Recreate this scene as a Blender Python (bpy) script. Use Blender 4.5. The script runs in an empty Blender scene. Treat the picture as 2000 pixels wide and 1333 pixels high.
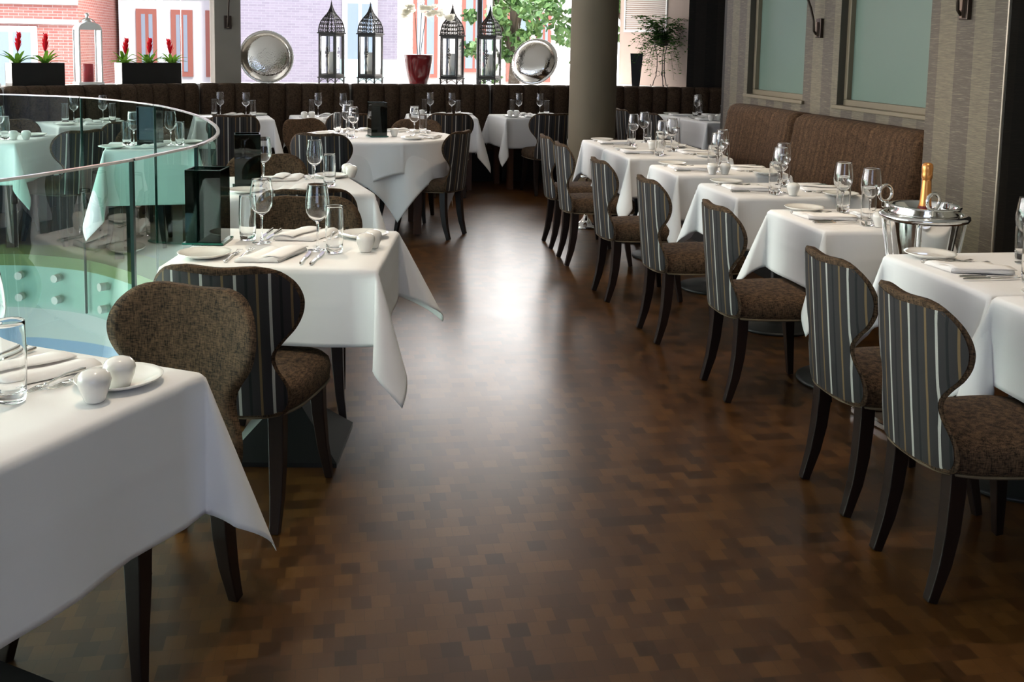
import bpy, bmesh, math, random
from mathutils import Vector, Matrix
PI = math.pi
C = bpy.context.scene.collection
sc = bpy.context.scene
random.seed(4)

# ------------------------------------------------------------------ camera
def cam_setup():
    pitch, yaw, roll = .111, .1707, .0191
    w = Vector((math.sin(yaw)*math.cos(pitch), math.cos(yaw)*math.cos(pitch), -math.sin(pitch)))
    r = Vector((math.cos(yaw), -math.sin(yaw), 0)); u = r.cross(w)
    r2 = r*math.cos(roll)+u*math.sin(roll); u2 = -r*math.sin(roll)+u*math.cos(roll)
    cd = bpy.data.cameras.new('camera'); co = bpy.data.objects.new('camera', cd); C.objects.link(co)
    m = Matrix(((r2.x, u2.x, -w.x, 0), (r2.y, u2.y, -w.y, 0), (r2.z, u2.z, -w.z, 1.49), (0, 0, 0, 1)))
    co.matrix_world = m
    cd.sensor_width = 36; cd.lens = 36*2011/2000; cd.shift_y = -(666.5-313.8)/2000
    cd.clip_start = .05; cd.clip_end = 300
    sc.camera = co
cam_setup()

# ------------------------------------------------------------------ world, daylight, exposure
SKY = 5.0
wd = bpy.data.worlds.new('sky'); sc.world = wd; wd.use_nodes = True
_n = wd.node_tree.nodes; _l = wd.node_tree.links; _n.clear()
_o = _n.new('ShaderNodeOutputWorld'); _b = _n.new('ShaderNodeBackground')
_tc = _n.new('ShaderNodeTexCoord'); _sx = _n.new('ShaderNodeSeparateXYZ'); _rp = _n.new('ShaderNodeValToRGB')
_rp.color_ramp.elements[0].position = .45; _rp.color_ramp.elements[0].color = (.6, .58, .55, 1)
_rp.color_ramp.elements[1].position = .62; _rp.color_ramp.elements[1].color = (1, .955, .935, 1)
_mr = _n.new('ShaderNodeMapRange'); _mr.inputs[1].default_value = -1; _mr.inputs[2].default_value = 1
_l.new(_tc.outputs['Generated'], _sx.inputs[0]); _l.new(_sx.outputs[2], _mr.inputs[0]); _l.new(_mr.outputs[0], _rp.inputs[0])
_r2 = _n.new('ShaderNodeMapRange'); _r2.inputs[1].default_value = -.5; _r2.inputs[2].default_value = .2; _l.new(_sx.outputs[1], _r2.inputs[0])
_mx = _n.new('ShaderNodeMix'); _mx.data_type = 'RGBA'; _l.new(_r2.outputs[0], _mx.inputs[0]); _mx.inputs[6].default_value = (.125, .145, .20, 1); _l.new(_rp.outputs[0], _mx.inputs[7]); _l.new(_mx.outputs[2], _b.inputs[0]); _b.inputs[1].default_value = SKY; _l.new(_b.outputs[0], _o.inputs[0])
sun = bpy.data.lights.new('sun', 'SUN'); sun.energy = 1.2; sun.angle = .03; sun.color = (1, .95, .86)
so = bpy.data.objects.new('sun', sun); C.objects.link(so); so.rotation_euler = (math.radians(38), 0, math.radians(25))
sc.view_settings.view_transform = 'Standard'; sc.view_settings.look = 'None'; sc.view_settings.gamma = 1
sc.view_settings.exposure = 1.8
try: sc.view_settings.use_curve_mapping = False
except Exception: pass
sc.cycles.use_denoising = True
sc.cycles.max_bounces = 14; sc.cycles.transparent_max_bounces = 24; sc.cycles.transmission_bounces = 12
sc.cycles.glossy_bounces = 6; sc.cycles.diffuse_bounces = 5
sc.cycles.sample_clamp_indirect = 8
sc.cycles.blur_glossy = .5

def portal(a, b, z0, z1, inward):
    a = Vector(a); b = Vector(b); L = (b-a).length
    ld = bpy.data.lights.new('window_daylight', 'AREA'); ld.shape = 'RECTANGLE'; ld.size = L; ld.size_y = z1-z0
    ld.cycles.is_portal = True
    o = bpy.data.objects.new('window_daylight', ld); C.objects.link(o)
    o.location = ((a.x+b.x)/2+inward[0]*.02, (a.y+b.y)/2+inward[1]*.02, (z0+z1)/2)
    o.rotation_euler = Vector((inward[0], inward[1], 0)).to_track_quat('-Z', 'Y').to_euler()

# ------------------------------------------------------------------ materials
MATS = {}
def mat(name, col=(.5, .5, .5), rough=.5, metal=0., spec=.5, trans=0., ior=1.45, sheen=0., emit=None, es=0, coat=0.):
    if name in MATS: return MATS[name]
    m = bpy.data.materials.new(name); m.use_nodes = True
    p = m.node_tree.nodes['Principled BSDF']
    p.inputs['Base Color'].default_value = (*col, 1); p.inputs['Roughness'].default_value = rough
    p.inputs['Metallic'].default_value = metal; p.inputs['IOR'].default_value = ior
    p.inputs['Specular IOR Level'].default_value = spec
    p.inputs['Transmission Weight'].default_value = trans
    p.inputs['Sheen Weight'].default_value = sheen; p.inputs['Coat Weight'].default_value = coat
    if emit: p.inputs['Emission Color'].default_value = (*emit, 1); p.inputs['Emission Strength'].default_value = es
    MATS[name] = m; return m
class NT:
    def __init__(s, m): s.m = m; s.t = m.node_tree; s.p = s.t.nodes['Principled BSDF']
    def n(s, k, **kw):
        x = s.t.nodes.new(k)
        for a, b in kw.items(): setattr(x, a, b)
        return x
    def l(s, a, b): s.t.links.new(a, b)
    def coord(s, which='Object', scale=(1, 1, 1), loc=(0, 0, 0)):
        tc = s.n('ShaderNodeTexCoord'); mp = s.n('ShaderNodeMapping')
        s.l(tc.outputs[which], mp.inputs[0]); mp.inputs['Scale'].default_value = scale; mp.inputs['Location'].default_value = loc
        return mp.outputs[0]
    def noise(s, v, scale, detail=3, rough=.6):
        x = s.n('ShaderNodeTexNoise'); x.inputs['Scale'].default_value = scale; x.inputs['Detail'].default_value = detail
        x.inputs['Roughness'].default_value = rough
        if v is not None: s.l(v, x.inputs['Vector'])
        return x.outputs['Fac']
    def ramp(s, f, stops, interp='LINEAR'):
        x = s.n('ShaderNodeValToRGB'); cr = x.color_ramp; cr.interpolation = interp
        while len(cr.elements) < len(stops): cr.elements.new(.5)
        for e, (p_, c_) in zip(cr.elements, stops): e.position = p_; e.color = (*c_, 1) if len(c_) == 3 else c_
        s.l(f, x.inputs[0]); return x.outputs[0]
    def math(s, op, a, b=None, c=None):
        x = s.n('ShaderNodeMath', operation=op)
        for i, v in enumerate((a, b, c)):
            if v is None: continue
            if isinstance(v, (int, float)): x.inputs[i].default_value = v
            else: s.l(v, x.inputs[i])
        return x.outputs[0]
    def mix(s, f, a, b, blend='MIX'):
        x = s.n('ShaderNodeMix', data_type='RGBA', blend_type=blend)
        for i, v in ((0, f), (6, a), (7, b)):
            if isinstance(v, (int, float)): x.inputs[i].default_value = v
            elif isinstance(v, tuple): x.inputs[i].default_value = (*v, 1)
            else: s.l(v, x.inputs[i])
        return x.outputs[2]
    def bump(s, h, strength=.3, dist=.002):
        x = s.n('ShaderNodeBump'); x.inputs['Strength'].default_value = strength; x.inputs['Distance'].default_value = dist
        s.l(h, x.inputs['Height']); s.l(x.outputs[0], s.p.inputs['Normal'])

def m_floor():
    m = mat('end_grain_block_floor', rough=.4); t = NT(m)
    v = t.coord('Object'); sp = t.n('ShaderNodeSeparateXYZ'); t.l(v, sp.inputs[0])
    # blocks laid in rows across the room, rows staggered
    row = t.math('FLOOR', t.math('DIVIDE', sp.outputs[1], .062))
    off = t.math('MULTIPLY', t.math('MODULO', t.math('ABSOLUTE', row), 2), .5)
    rn = t.n('ShaderNodeTexWhiteNoise', noise_dimensions='1D'); t.l(row, rn.inputs['W'])
    off = t.math('ADD', off, t.math('MULTIPLY', rn.outputs['Value'], .35))
    xs = t.math('ADD', t.math('DIVIDE', sp.outputs[0], .052), off)
    colx = t.math('FLOOR', xs)
    cb = t.n('ShaderNodeCombineXYZ'); t.l(colx, cb.inputs[0]); t.l(row, cb.inputs[1])
    wn = t.n('ShaderNodeTexWhiteNoise', noise_dimensions='2D'); t.l(cb.outputs[0], wn.inputs['Vector'])
    c = t.ramp(wn.outputs['Value'], [(0, (.024, .0088, .0020)), (.22, (.050, .0190, .0045)), (.6, (.074, .0300, .0068)), (1, (.110, .048, .0115))])
    big = t.noise(v, 1.3, 3); c = t.mix(t.math('MULTIPLY', big, .35), c, (.04, .018, .006))
    # darker short rays inside each block
    g = t.noise(t.coord('Object', (55, 16, 1)), 3, 4, .7)
    c = t.mix(t.math('MULTIPLY', g, .45), c, (.034, .014, .005))
    fx = t.math('FRACT', xs); fy = t.math('FRACT', t.math('DIVIDE', sp.outputs[1], .062))
    ex = t.math('MINIMUM', fx, t.math('SUBTRACT', 1, fx)); ey = t.math('MINIMUM', fy, t.math('SUBTRACT', 1, fy))
    e = t.math('LESS_THAN', t.math('MINIMUM', t.math('MULTIPLY', ex, .052), t.math('MULTIPLY', ey, .062)), .0009)
    c = t.mix(t.math('MULTIPLY', e, .45), c, (.02, .01, .004))
    t.l(c, t.p.inputs['Base Color'])
    t.p.inputs['Specular IOR Level'].default_value = .42
    t.l(t.math('ADD', .27, t.math('MULTIPLY', t.noise(v, 3, 2), .07)), t.p.inputs['Roughness'])
    t.bump(t.noise(v, 9, 2), .05, .002)
    return m
def m_tweed(name, dark, light, sc_=1.0, stripes=False):
    m = mat(name, rough=.9, spec=.25, sheen=.0); t = NT(m)
    a = t.noise(t.coord('Object', (330*sc_, 330*sc_, 45*sc_)), 1, 2, .6)
    b = t.noise(t.coord('Object', (60*sc_, 60*sc_, 330*sc_)), 1, 2, .6)
    c_ = t.noise(t.coord('Object', (26, 26, 26)), 1, 3, .6)
    f = t.math('ADD', t.math('MULTIPLY', t.math('ADD', a, b), .42), t.math('MULTIPLY', c_, .16))
    c = t.ramp(f, [(.40, dark), (.5, tuple((x+y)/2 for x, y in zip(dark, light))), (.60, light)])
    if stripes:
        s_ = t.ramp(t.noise(t.coord('Object', (.01, 26, .01)), 1, 2, .5), [(.42, (0, 0, 0)), (.62, (1, 1, 1))])
        c = t.mix(t.math('MULTIPLY', s_, .5), c, tuple(x*.55 for x in dark))
    t.l(c, t.p.inputs['Base Color']); t.bump(f, .5, .0012)
    return m
def m_stripes():
    m = mat('striped_upholstery', rough=.75, spec=.3, sheen=0.); t = NT(m)
    tc = t.n('ShaderNodeTexCoord'); sp = t.n('ShaderNodeSeparateXYZ'); t.l(tc.outputs['Object'], sp.inputs[0])
    ax = t.math('ABSOLUTE', sp.outputs[0]); sg = t.math('SIGN', sp.outputs[0])
    # measure along the curved cloth rather than straight across
    arc = t.math('MULTIPLY', sg, t.math('ADD', ax, t.math('MULTIPLY', t.math('POWER', ax, 3), 1.6)))
    f = t.math('FRACT', t.math('ADD', t.math('DIVIDE', arc, .102), 20.62))
    base = (.0245, .0212, .0215)
    W, B, T = (.42, .41, .37), (.006, .006, .007), (.15, .098, .042)
    r = [(0, base), (.10, W), (.185, base), (.42, B), (.50, base), (.74, T), (.815, base), (.97, base)]
    c = t.ramp(f, r, 'CONSTANT')
    wv = t.noise(t.coord('Object', (500, 500, 500)), 1, 2)
    c = t.mix(t.math('MULTIPLY', wv, .35), c, (.02, .022, .025))
    t.l(c, t.p.inputs['Base Color']); t.bump(wv, .3, .0008)
    return m
def m_linen(name='white_tablecloth_linen', col=(.80, .79, .78)):
    m = mat(name, col, rough=.8, spec=.25, sheen=.0); t = NT(m)
    b = t.noise(t.coord('Object', (3.5, 3.5, 1.2)), 1, 3, .55)
    w_ = t.noise(t.coord('Object', (900, 900, 900)), 1, 1)
    t.bump(t.math('ADD', b, t.math('MULTIPLY', w_, .004)), .5, .012)
    return m
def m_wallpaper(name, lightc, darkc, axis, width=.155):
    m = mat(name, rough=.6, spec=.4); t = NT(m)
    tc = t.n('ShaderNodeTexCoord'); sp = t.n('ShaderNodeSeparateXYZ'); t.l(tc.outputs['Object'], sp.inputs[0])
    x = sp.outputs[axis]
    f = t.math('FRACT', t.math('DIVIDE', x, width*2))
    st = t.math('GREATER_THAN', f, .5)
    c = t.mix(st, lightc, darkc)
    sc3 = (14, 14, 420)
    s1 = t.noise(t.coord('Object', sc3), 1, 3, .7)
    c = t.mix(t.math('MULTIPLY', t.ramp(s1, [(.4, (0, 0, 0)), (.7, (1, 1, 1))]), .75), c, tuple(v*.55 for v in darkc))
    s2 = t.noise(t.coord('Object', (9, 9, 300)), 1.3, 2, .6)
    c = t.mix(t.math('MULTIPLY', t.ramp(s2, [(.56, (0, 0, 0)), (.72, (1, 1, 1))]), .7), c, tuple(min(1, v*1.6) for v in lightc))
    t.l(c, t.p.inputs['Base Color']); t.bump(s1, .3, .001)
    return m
def m_clear(name, tint=(1, 1, 1), refl=1.0, rough=0.0, ior=1.5, min_r=.0):
    """thin window or balustrade glass: lets light through tinted, mirrors by Fresnel"""
    if name in MATS: return MATS[name]
    m = bpy.data.materials.new(name); m.use_nodes = True; nt = m.node_tree; nt.nodes.clear()
    o = nt.nodes.new('ShaderNodeOutputMaterial'); tr = nt.nodes.new('ShaderNodeBsdfTransparent'); gl = nt.nodes.new('ShaderNodeBsdfGlossy')
    fr = nt.nodes.new('ShaderNodeFresnel'); mx = nt.nodes.new('ShaderNodeMixShader'); ml = nt.nodes.new('ShaderNodeMath')
    ml.operation = 'MULTIPLY_ADD'; ml.inputs[1].default_value = refl; ml.inputs[2].default_value = min_r
    fr.inputs[0].default_value = ior
    tr.inputs[0].default_value = (*tint, 1); gl.inputs[1].default_value = rough; gl.inputs[0].default_value = (1, 1, 1, 1)
    nt.links.new(fr.outputs[0], ml.inputs[0]); nt.links.new(ml.outputs[0], mx.inputs[0])
    nt.links.new(tr.outputs[0], mx.inputs[1]); nt.links.new(gl.outputs[0], mx.inputs[2]); nt.links.new(mx.outputs[0], o.inputs[0])
    MATS[name] = m; return m
def m_brick(name, c1, c2, mortar, scale=1.0):
    m = mat(name, rough=.9); t = NT(m)
    b = t.n('ShaderNodeTexBrick'); tc = t.n('ShaderNodeTexCoord'); sp = t.n('ShaderNodeSeparateXYZ'); cb = t.n('ShaderNodeCombineXYZ')
    t.l(tc.outputs['Object'], sp.inputs[0]); t.l(t.math('ADD', sp.outputs[0], sp.outputs[1]), cb.inputs[0]); t.l(sp.outputs[2], cb.inputs[1])
    t.l(cb.outputs[0], b.inputs['Vector']); b.inputs['Scale'].default_value = scale
    b.inputs['Color1'].default_value = (*c1, 1); b.inputs['Color2'].default_value = (*c2, 1); b.inputs['Mortar'].default_value = (*mortar, 1)
    b.inputs['Brick Width'].default_value = .45; b.inputs['Row Height'].default_value = .14; b.inputs['Mortar Size'].default_value = .015
    t.l(b.outputs[0], t.p.inputs['Base Color']); return m
def m_thin(name, col, tr=.4, col2=None):
    """petals and leaves: part of the light passes through"""
    m = bpy.data.materials.new(name); m.use_nodes = True; nt = m.node_tree; nt.nodes.clear()
    o = nt.nodes.new('ShaderNodeOutputMaterial'); d = nt.nodes.new('ShaderNodeBsdfDiffuse'); t_ = nt.nodes.new('ShaderNodeBsdfTranslucent'); mx = nt.nodes.new('ShaderNodeMixShader'); mx.inputs[0].default_value = tr
    n = nt.nodes.new('ShaderNodeTexNoise'); n.inputs['Scale'].default_value = 6; r = nt.nodes.new('ShaderNodeValToRGB'); tc = nt.nodes.new('ShaderNodeTexCoord')
    r.color_ramp.elements[0].position = .3; r.color_ramp.elements[1].position = .7; r.color_ramp.elements[0].color = (*col, 1); r.color_ramp.elements[1].color = (*(col2 or col), 1)
    nt.links.new(tc.outputs['Object'], n.inputs['Vector']); nt.links.new(n.outputs['Fac'], r.inputs[0]); nt.links.new(r.outputs[0], d.inputs[0]); nt.links.new(r.outputs[0], t_.inputs[0])
    nt.links.new(d.outputs[0], mx.inputs[1]); nt.links.new(t_.outputs[0], mx.inputs[2]); nt.links.new(mx.outputs[0], o.inputs[0]); return m
def m_hammered():
    m = mat('hammered_silver', (.78, .76, .72), rough=.16, metal=1); t = NT(m)
    v = t.n('ShaderNodeTexVoronoi'); v.inputs['Scale'].default_value = 70
    t.l(t.coord('Object'), v.inputs['Vector']); t.bump(v.outputs['Distance'], .35, .003); return m
def m_leaf(name, a, b):
    m = mat(name, rough=.5); t = NT(m)
    t.l(t.ramp(t.noise(t.coord('Object'), 6, 2), [(.3, a), (.7, b)]), t.p.inputs['Base Color'])
    t.p.inputs['Subsurface Weight'].default_value = .0
    return m
M_FLOOR = m_floor(); M_TWEED = m_tweed('brown_tweed', (.010, .0062, .0040), (.108, .064, .034)); M_BENCH = m_tweed('brown_bench_cloth', (.018, .010, .006), (.085, .052, .030), .8)
M_BENCH2 = m_tweed('brown_striped_bench_cloth', (.026, .0125, .0055), (.115, .064, .032), .7, True)
M_STRIPE = m_stripes(); M_LINEN = m_linen(); M_NAP = m_linen('white_napkin_linen', (.84, .82, .80))
M_WOOD = mat('dark_wenge_wood', (.013, .0065, .0045), .42, spec=.28); M_WOOD2 = mat('brown_table_wood', (.075, .03, .014), .4)
M_IRON = mat('black_cast_iron', (.016, .017, .017), .42); M_BLK = mat('black_satin', (.01, .01, .01), .35)
M_CHROME = mat('chrome', (.82, .81, .79), .08, 1); M_STEEL = mat('cutlery_steel', (.75, .73, .70), .16, 1)
M_CHINA = mat('white_china', (.80, .78, .73), .12, coat=.5); M_GLASS = mat('drinking_glass', (1, 1, 1), 0.0, trans=1, ior=1.45)
M_HAMM = m_hammered(); M_BRONZE = mat('dark_bronze', (.06, .045, .035), .35, .8)
M_PEWTER = mat('antique_pewter', (.055, .052, .045), .5, .35)
M_PAPER_L = m_wallpaper('striped_wallpaper', (.165, .140, .095), (.100, .082, .062), 1)
M_PAPER_SHADED = m_wallpaper('shaded_striped_wallpaper', (.022, .018, .013), (.011, .009, .007), 0, .13)  # striped paper with the shade of faces turned from the windows painted in
M_PLASTER = mat('beige_plaster', (.46, .43, .36), .7); M_WHITE = mat('white_paint', (.82, .82, .80), .6)
M_COLUMN = mat('taupe_column_paint', (.170, .138, .090), .75)
M_SILLP = mat('olive_window_frame_paint', (.17, .14, .09), .5); M_REVEAL = mat('shaded_reveal', (.07, .062, .045), .6)  # reveal colour is darkened to carry the shade of the window recess
M_PANE = m_clear('window_pane_glass', (.97, .98, .98), .6)
M_BALU = m_clear('green_balustrade_glass', (.70, .89, .81), .16)
M_EDGE = mat('polished_glass_edge', (.75, .86, .82), .12, metal=.6)
M_FROST = mat('frosted_glass', (.13, .185, .15), .35)
M_SMOKE = m_clear('smoked_glass', (.26, .32, .30), .9, 0.02)

# ------------------------------------------------------------------ mesh helpers
def obj(name, bm, m, parent=None, smooth=False, bevel=0, subsurf=0):
    me = bpy.data.meshes.new(name); bm.to_mesh(me); bm.free()
    if isinstance(m, (list, tuple)):
        for x in m: me.materials.append(x)
    else: me.materials.append(m)
    if smooth:
        for p in me.polygons: p.use_smooth = True
    o = bpy.data.objects.new(name, me); C.objects.link(o)
    if parent: o.parent = parent
    if bevel:
        b = o.modifiers.new('bevel', 'BEVEL'); b.width = bevel; b.segments = 2; b.limit_method = 'ANGLE'
    if subsurf:
        s = o.modifiers.new('sub', 'SUBSURF'); s.levels = subsurf; s.render_levels = subsurf
    return o
def tag(o, label=None, cat=None, group=None, kind=None):
    if label: o['label'] = label
    if cat: o['category'] = cat
    if group: o['group'] = group
    if kind: o['kind'] = kind
    return o
def thing(name, label, cat, loc=(0, 0, 0), rz=0, group=None):
    o = bpy.data.objects.new(name, None); C.objects.link(o); o.location = loc; o.rotation_euler = (0, 0, rz); o.empty_display_size = .1
    return tag(o, label, cat, group)
def struct(name, bm, m, parent=None, **k):
    o = obj(name, bm, m, parent, **k)
    if not parent: o['kind'] = 'structure'
    return o
def dup(root, loc, rz, label=None, group=None):
    r = root.copy(); C.objects.link(r); r.location = loc; r.rotation_euler = (root.rotation_euler[0], root.rotation_euler[1], rz)
    if label: r['label'] = label
    if group: r['group'] = group
    elif 'group' in r.keys(): pass
    for ch in list(root.children):
        c = ch.copy(); C.objects.link(c); c.parent = r
        for g in list(ch.children):
            d = g.copy(); C.objects.link(d); d.parent = c
    return r
BM = bmesh.new
def box(bm, c, s, rz=0, taper=1.0):
    hx, hy, hz = s[0]/2, s[1]/2, s[2]/2; cr, sr = math.cos(rz), math.sin(rz); vs = []
    for z, k in ((-hz, 1), (hz, taper)):
        for x, y in ((-hx, -hy), (hx, -hy), (hx, hy), (-hx, hy)):
            X, Y = x*k, y*k; vs.append(bm.verts.new((c[0]+X*cr-Y*sr, c[1]+X*sr+Y*cr, c[2]+z)))
    for f in ((3, 2, 1, 0), (4, 5, 6, 7), (0, 1, 5, 4), (1, 2, 6, 5), (2, 3, 7, 6), (3, 0, 4, 7)): bm.faces.new([vs[i] for i in f])
    return bm
def boxy(a, b):
    """box from min corner a to max corner b"""
    return box(BM(), [(p+q)/2 for p, q in zip(a, b)], [q-p for p, q in zip(a, b)])
def lathe(bm, prof, n=32, c=(0, 0, 0), closed=False):
    """profile [(r,z)..] turned about z"""
    rings = []
    for r, z in prof:
        if r < 1e-6: rings.append([bm.verts.new((c[0], c[1], c[2]+z))])
        else: rings.append([bm.verts.new((c[0]+r*math.cos(2*PI*i/n), c[1]+r*math.sin(2*PI*i/n), c[2]+z)) for i in range(n)])
    seq = list(zip(rings, rings[1:]))
    if closed: seq.append((rings[-1], rings[0]))
    for A, B in seq:
        for i in range(n):
            j = (i+1) % n
            if len(A) == 1 and len(B) == 1: continue
            if len(A) == 1: bm.faces.new((A[0], B[j], B[i]))
            elif len(B) == 1: bm.faces.new((A[i], A[j], B[0]))
            else: bm.faces.new((A[i], A[j], B[j], B[i]))
    return bm
def tube(bm, pts, r, n=8, square=False, closed=False):
    pts = [Vector(p) for p in pts]; rings = []; N = len(pts)
    up = Vector((0, 0, 1)); prev = None
    for i, p in enumerate(pts):
        if closed: d = pts[(i+1) % N]-pts[i-1]
        else: d = (pts[min(i+1, N-1)]-pts[max(i-1, 0)])
        d.normalize()
        if prev is None: a = d.cross(up if abs(d.z) < .95 else Vector((0, 1, 0))).normalized()
        else: a = (prev-d*prev.dot(d)).normalized()
        prev = a; b = d.cross(a)
        rr = r[i] if isinstance(r, (list, tuple)) else r
        if square: offs = [(1, 1), (-1, 1), (-1, -1), (1, -1)]
        else: offs = [(math.cos(2*PI*k/n), math.sin(2*PI*k/n)) for k in range(n)]
        rings.append([bm.verts.new(p+a*x*rr+b*y*rr) for x, y in offs])
    m = len(rings[0])
    for i in range(N if closed else N-1):
        A, B = rings[i], rings[(i+1) % N]
        for k in range(m): bm.faces.new((A[k], A[(k+1) % m], B[(k+1) % m], B[k]))
    if not closed: bm.faces.new(rings[0][::-1]); bm.faces.new(rings[-1])
    return bm
def poly(bm, pts):
    return bm.faces.new([bm.verts.new(p) for p in pts])
def prism(bm, pts2, z0, z1):
    A = [bm.verts.new((x, y, z0)) for x, y in pts2]; B = [bm.verts.new((x, y, z1)) for x, y in pts2]; n = len(A)
    bm.faces.new(A[::-1]); bm.faces.new(B)
    for i in range(n): bm.faces.new((A[i], A[(i+1) % n], B[(i+1) % n], B[i]))
    return bm
def fixn(bm):
    bmesh.ops.recalc_face_normals(bm, faces=bm.faces[:]); return bm
def grid(bm, f, us, vs, flip=False):
    V = [[bm.verts.new(f(u, v)) for v in vs] for u in us]
    for i in range(len(us)-1):
        for j in range(len(vs)-1):
            q = (V[i][j], V[i+1][j], V[i+1][j+1], V[i][j+1])
            bm.faces.new(q[::-1] if flip else q)
    return V
def lin(a, b, n): return [a+(b-a)*i/n for i in range(n+1)]

# ------------------------------------------------------------------ setting: floor, well, walls, windows
RAIL = [(-4.3, 7.0), (-3.4, 7.32), (-2.8, 7.43), (-2.214, 7.40), (-2.0, 7.34), (-1.66, 7.15), (-1.345, 6.80), (-1.07, 6.39), (-.855, 5.91), (-.69, 5.44), (-.568, 4.95),
        (-.505, 4.56), (-.488, 4.25), (-.514, 3.935), (-.585, 3.69), (-.655, 3.474), (-.753, 3.253), (-.84, 3.083), (-.935, 2.93), (-1.09, 2.75), (-1.33, 2.45), (-1.62, 2.0), (-2.0, 1.2), (-2.4, .2), (-2.7, -1)]
def catmull(P, n=6):
    out = []
    for i in range(len(P)-1):
        p0, p1, p2, p3 = P[max(i-1, 0)], P[i], P[i+1], P[min(i+2, len(P)-1)]
        for k in range(n):
            t = k/n; out.append(tuple(.5*((2*b)+(-a+c)*t+(2*a-5*b+4*c-d)*t*t+(-a+3*b-3*c+d)*t**3) for a, b, c, d in zip(p0, p1, p2, p3)))
    out.append(P[-1]); return out
RC = catmull(RAIL, 5)
NR = len(RC)
def nearest(x, y): return min(range(NR), key=lambda i: (RC[i][0]-x)**2+(RC[i][1]-y)**2)
def offset_path(P, d):
    out = []
    for i, p in enumerate(P):
        a = P[max(i-1, 0)]; b = P[min(i+1, len(P)-1)]; t = Vector((b[0]-a[0], b[1]-a[1])).normalized()
        out.append((p[0]+t.y*d, p[1]-t.x*d))
    return out
bm = BM()
edge_in = offset_path(RC, -.03)
fl = [(5.6, -3), (5.6, 13.2), (-5.6, 13.2), (-5.6, 7.0)] + [p for p in edge_in] + [(-5.6, -1), (-5.6, -3)]
f = poly(bm, [(x, y, 0) for x, y in fl]); bmesh.ops.triangulate(bm, faces=[f]); fixn(bm)
for f in bm.faces:
    if f.normal.z < 0: f.normal_flip()
struct('floor', bm, M_FLOOR)
# olive nosing and white fascia round the stair well
bm = BM(); inn = offset_path(RC, -.36)
for i in range(nearest(-.6, 5.1)):
    a, b, c, d = edge_in[i], edge_in[i+1], inn[i+1], inn[i]
    poly(bm, [(*p, .004) for p in (a, b, c, d)])
bmesh.ops.remove_doubles(bm, verts=bm.verts[:], dist=1e-5)
for f in bm.faces:
    f.normal_update()
    if f.normal.z < 0: f.normal_flip()
struct('trim_1', bm, mat('olive_floor_nosing', (.20, .17, .055), .5))
bm = BM(); fas = offset_path(RC, -.03)
grid(bm, lambda i, z: (fas[i][0], fas[i][1], z), list(range(len(fas))), [-.36, -.075]); struct('wall_stairwell', bm, mat('white_fascia', (.40, .42, .39), .5), smooth=True)
bm = BM(); grid(bm, lambda i, z: (fas[i][0], fas[i][1], z), list(range(nearest(-.6, 5.1))), [-.075, .004]); struct('trim_7', bm, mat('olive_floor_nosing', (.20, .17, .055), .5), smooth=True)
bm = BM(); grid(bm, lambda i, z: (fas[i][0], fas[i][1], z), list(range(nearest(-.6, 5.1)-1, NR)), [-.075, -.001]); struct('trim_8', bm, mat('white_fascia'), smooth=True)
bm = BM(); sof = offset_path(RC, -.5)
for i in range(len(RC)-1): poly(bm, [(*p, -.36) for p in (fas[i], fas[i+1], sof[i+1], sof[i])])
struct('trim_2', bm, M_WHITE)
low = offset_path(RC, -.16)
bm = BM(); grid(bm, lambda i, z: (low[i][0], low[i][1], z), list(range(len(low))), [-.62, -.36]); struct('wall_lower', bm, mat('pale_lower_wall', (.42, .44, .40), .8), smooth=True)
bm = BM(); grid(bm, lambda i, z: (low[i][0], low[i][1], z), list(range(len(low))), [-3.2, -.62]); struct('wall_lower_blue', bm, mat('pale_blue_lower_wall', (.22, .30, .40), .8), smooth=True)
bm = BM(); poly(bm, [(-7, -3, -3.2), (1, -3, -3.2), (1, 9, -3.2), (-7, 9, -3.2)]); struct('floor_lower', bm, M_WHITE)

# facade line: front edge of the window ledge
LEDGE = [(-4.9, 6.6), (-3.95, 8.7), (-2.94, 9.80), (-1.42, 11.11), (.15, 11.47), (1.73, 11.69), (2.82, 11.83), (3.35, 11.74), (4.08, 11.66)]
LO = offset_path(LEDGE, -.42)
bm = BM()
for i in range(len(LEDGE)-1):
    a, b, c, d = LEDGE[i], LEDGE[i+1], LO[i+1], LO[i]
    prism(bm, [(a[0], a[1]), (b[0], b[1]), (c[0], c[1]), (d[0], d[1])], .98, 1.035)
fixn(bm); struct('window_sill', bm, M_WHITE, smooth=False)
bm = BM()
for i in range(len(LEDGE)-1):
    a, b, c, d = LEDGE[i], LEDGE[i+1], LO[i+1], LO[i]
    prism(bm, [(a[0], a[1]), (b[0], b[1]), (c[0], c[1]), (d[0], d[1])], 0, .98)
fixn(bm); struct('wall_back_low', bm, M_PLASTER)
# panes, frames
wi = 1
for i in range(len(LEDGE)-2):
    a, b = LO[i], LO[i+1]; t = Vector((b[0]-a[0], b[1]-a[1])).normalized(); nrm = Vector((-t.y, t.x))
    root = thing('window_%d' % wi, None, None); root['kind'] = 'structure'; wi += 1
    bm = BM(); prism(bm, [(a[0], a[1]), (b[0], b[1]), (b[0]+nrm.x*.008, b[1]+nrm.y*.008), (a[0]+nrm.x*.008, a[1]+nrm.y*.008)], 1.035, 2.75); fixn(bm)
    obj('pane', bm, M_PANE, root)
    bm = BM(); L = (Vector(b)-Vector(a)).length
    ang = math.atan2(t.y, t.x)
    box(bm, ((a[0]+b[0])/2, (a[1]+b[1])/2, 2.72), (L, .07, .08), ang)
    obj('window_frame', bm, M_WHITE, root)
    portal(a, b, 1.05, 2.7, (-nrm.x, -nrm.y))
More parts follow.
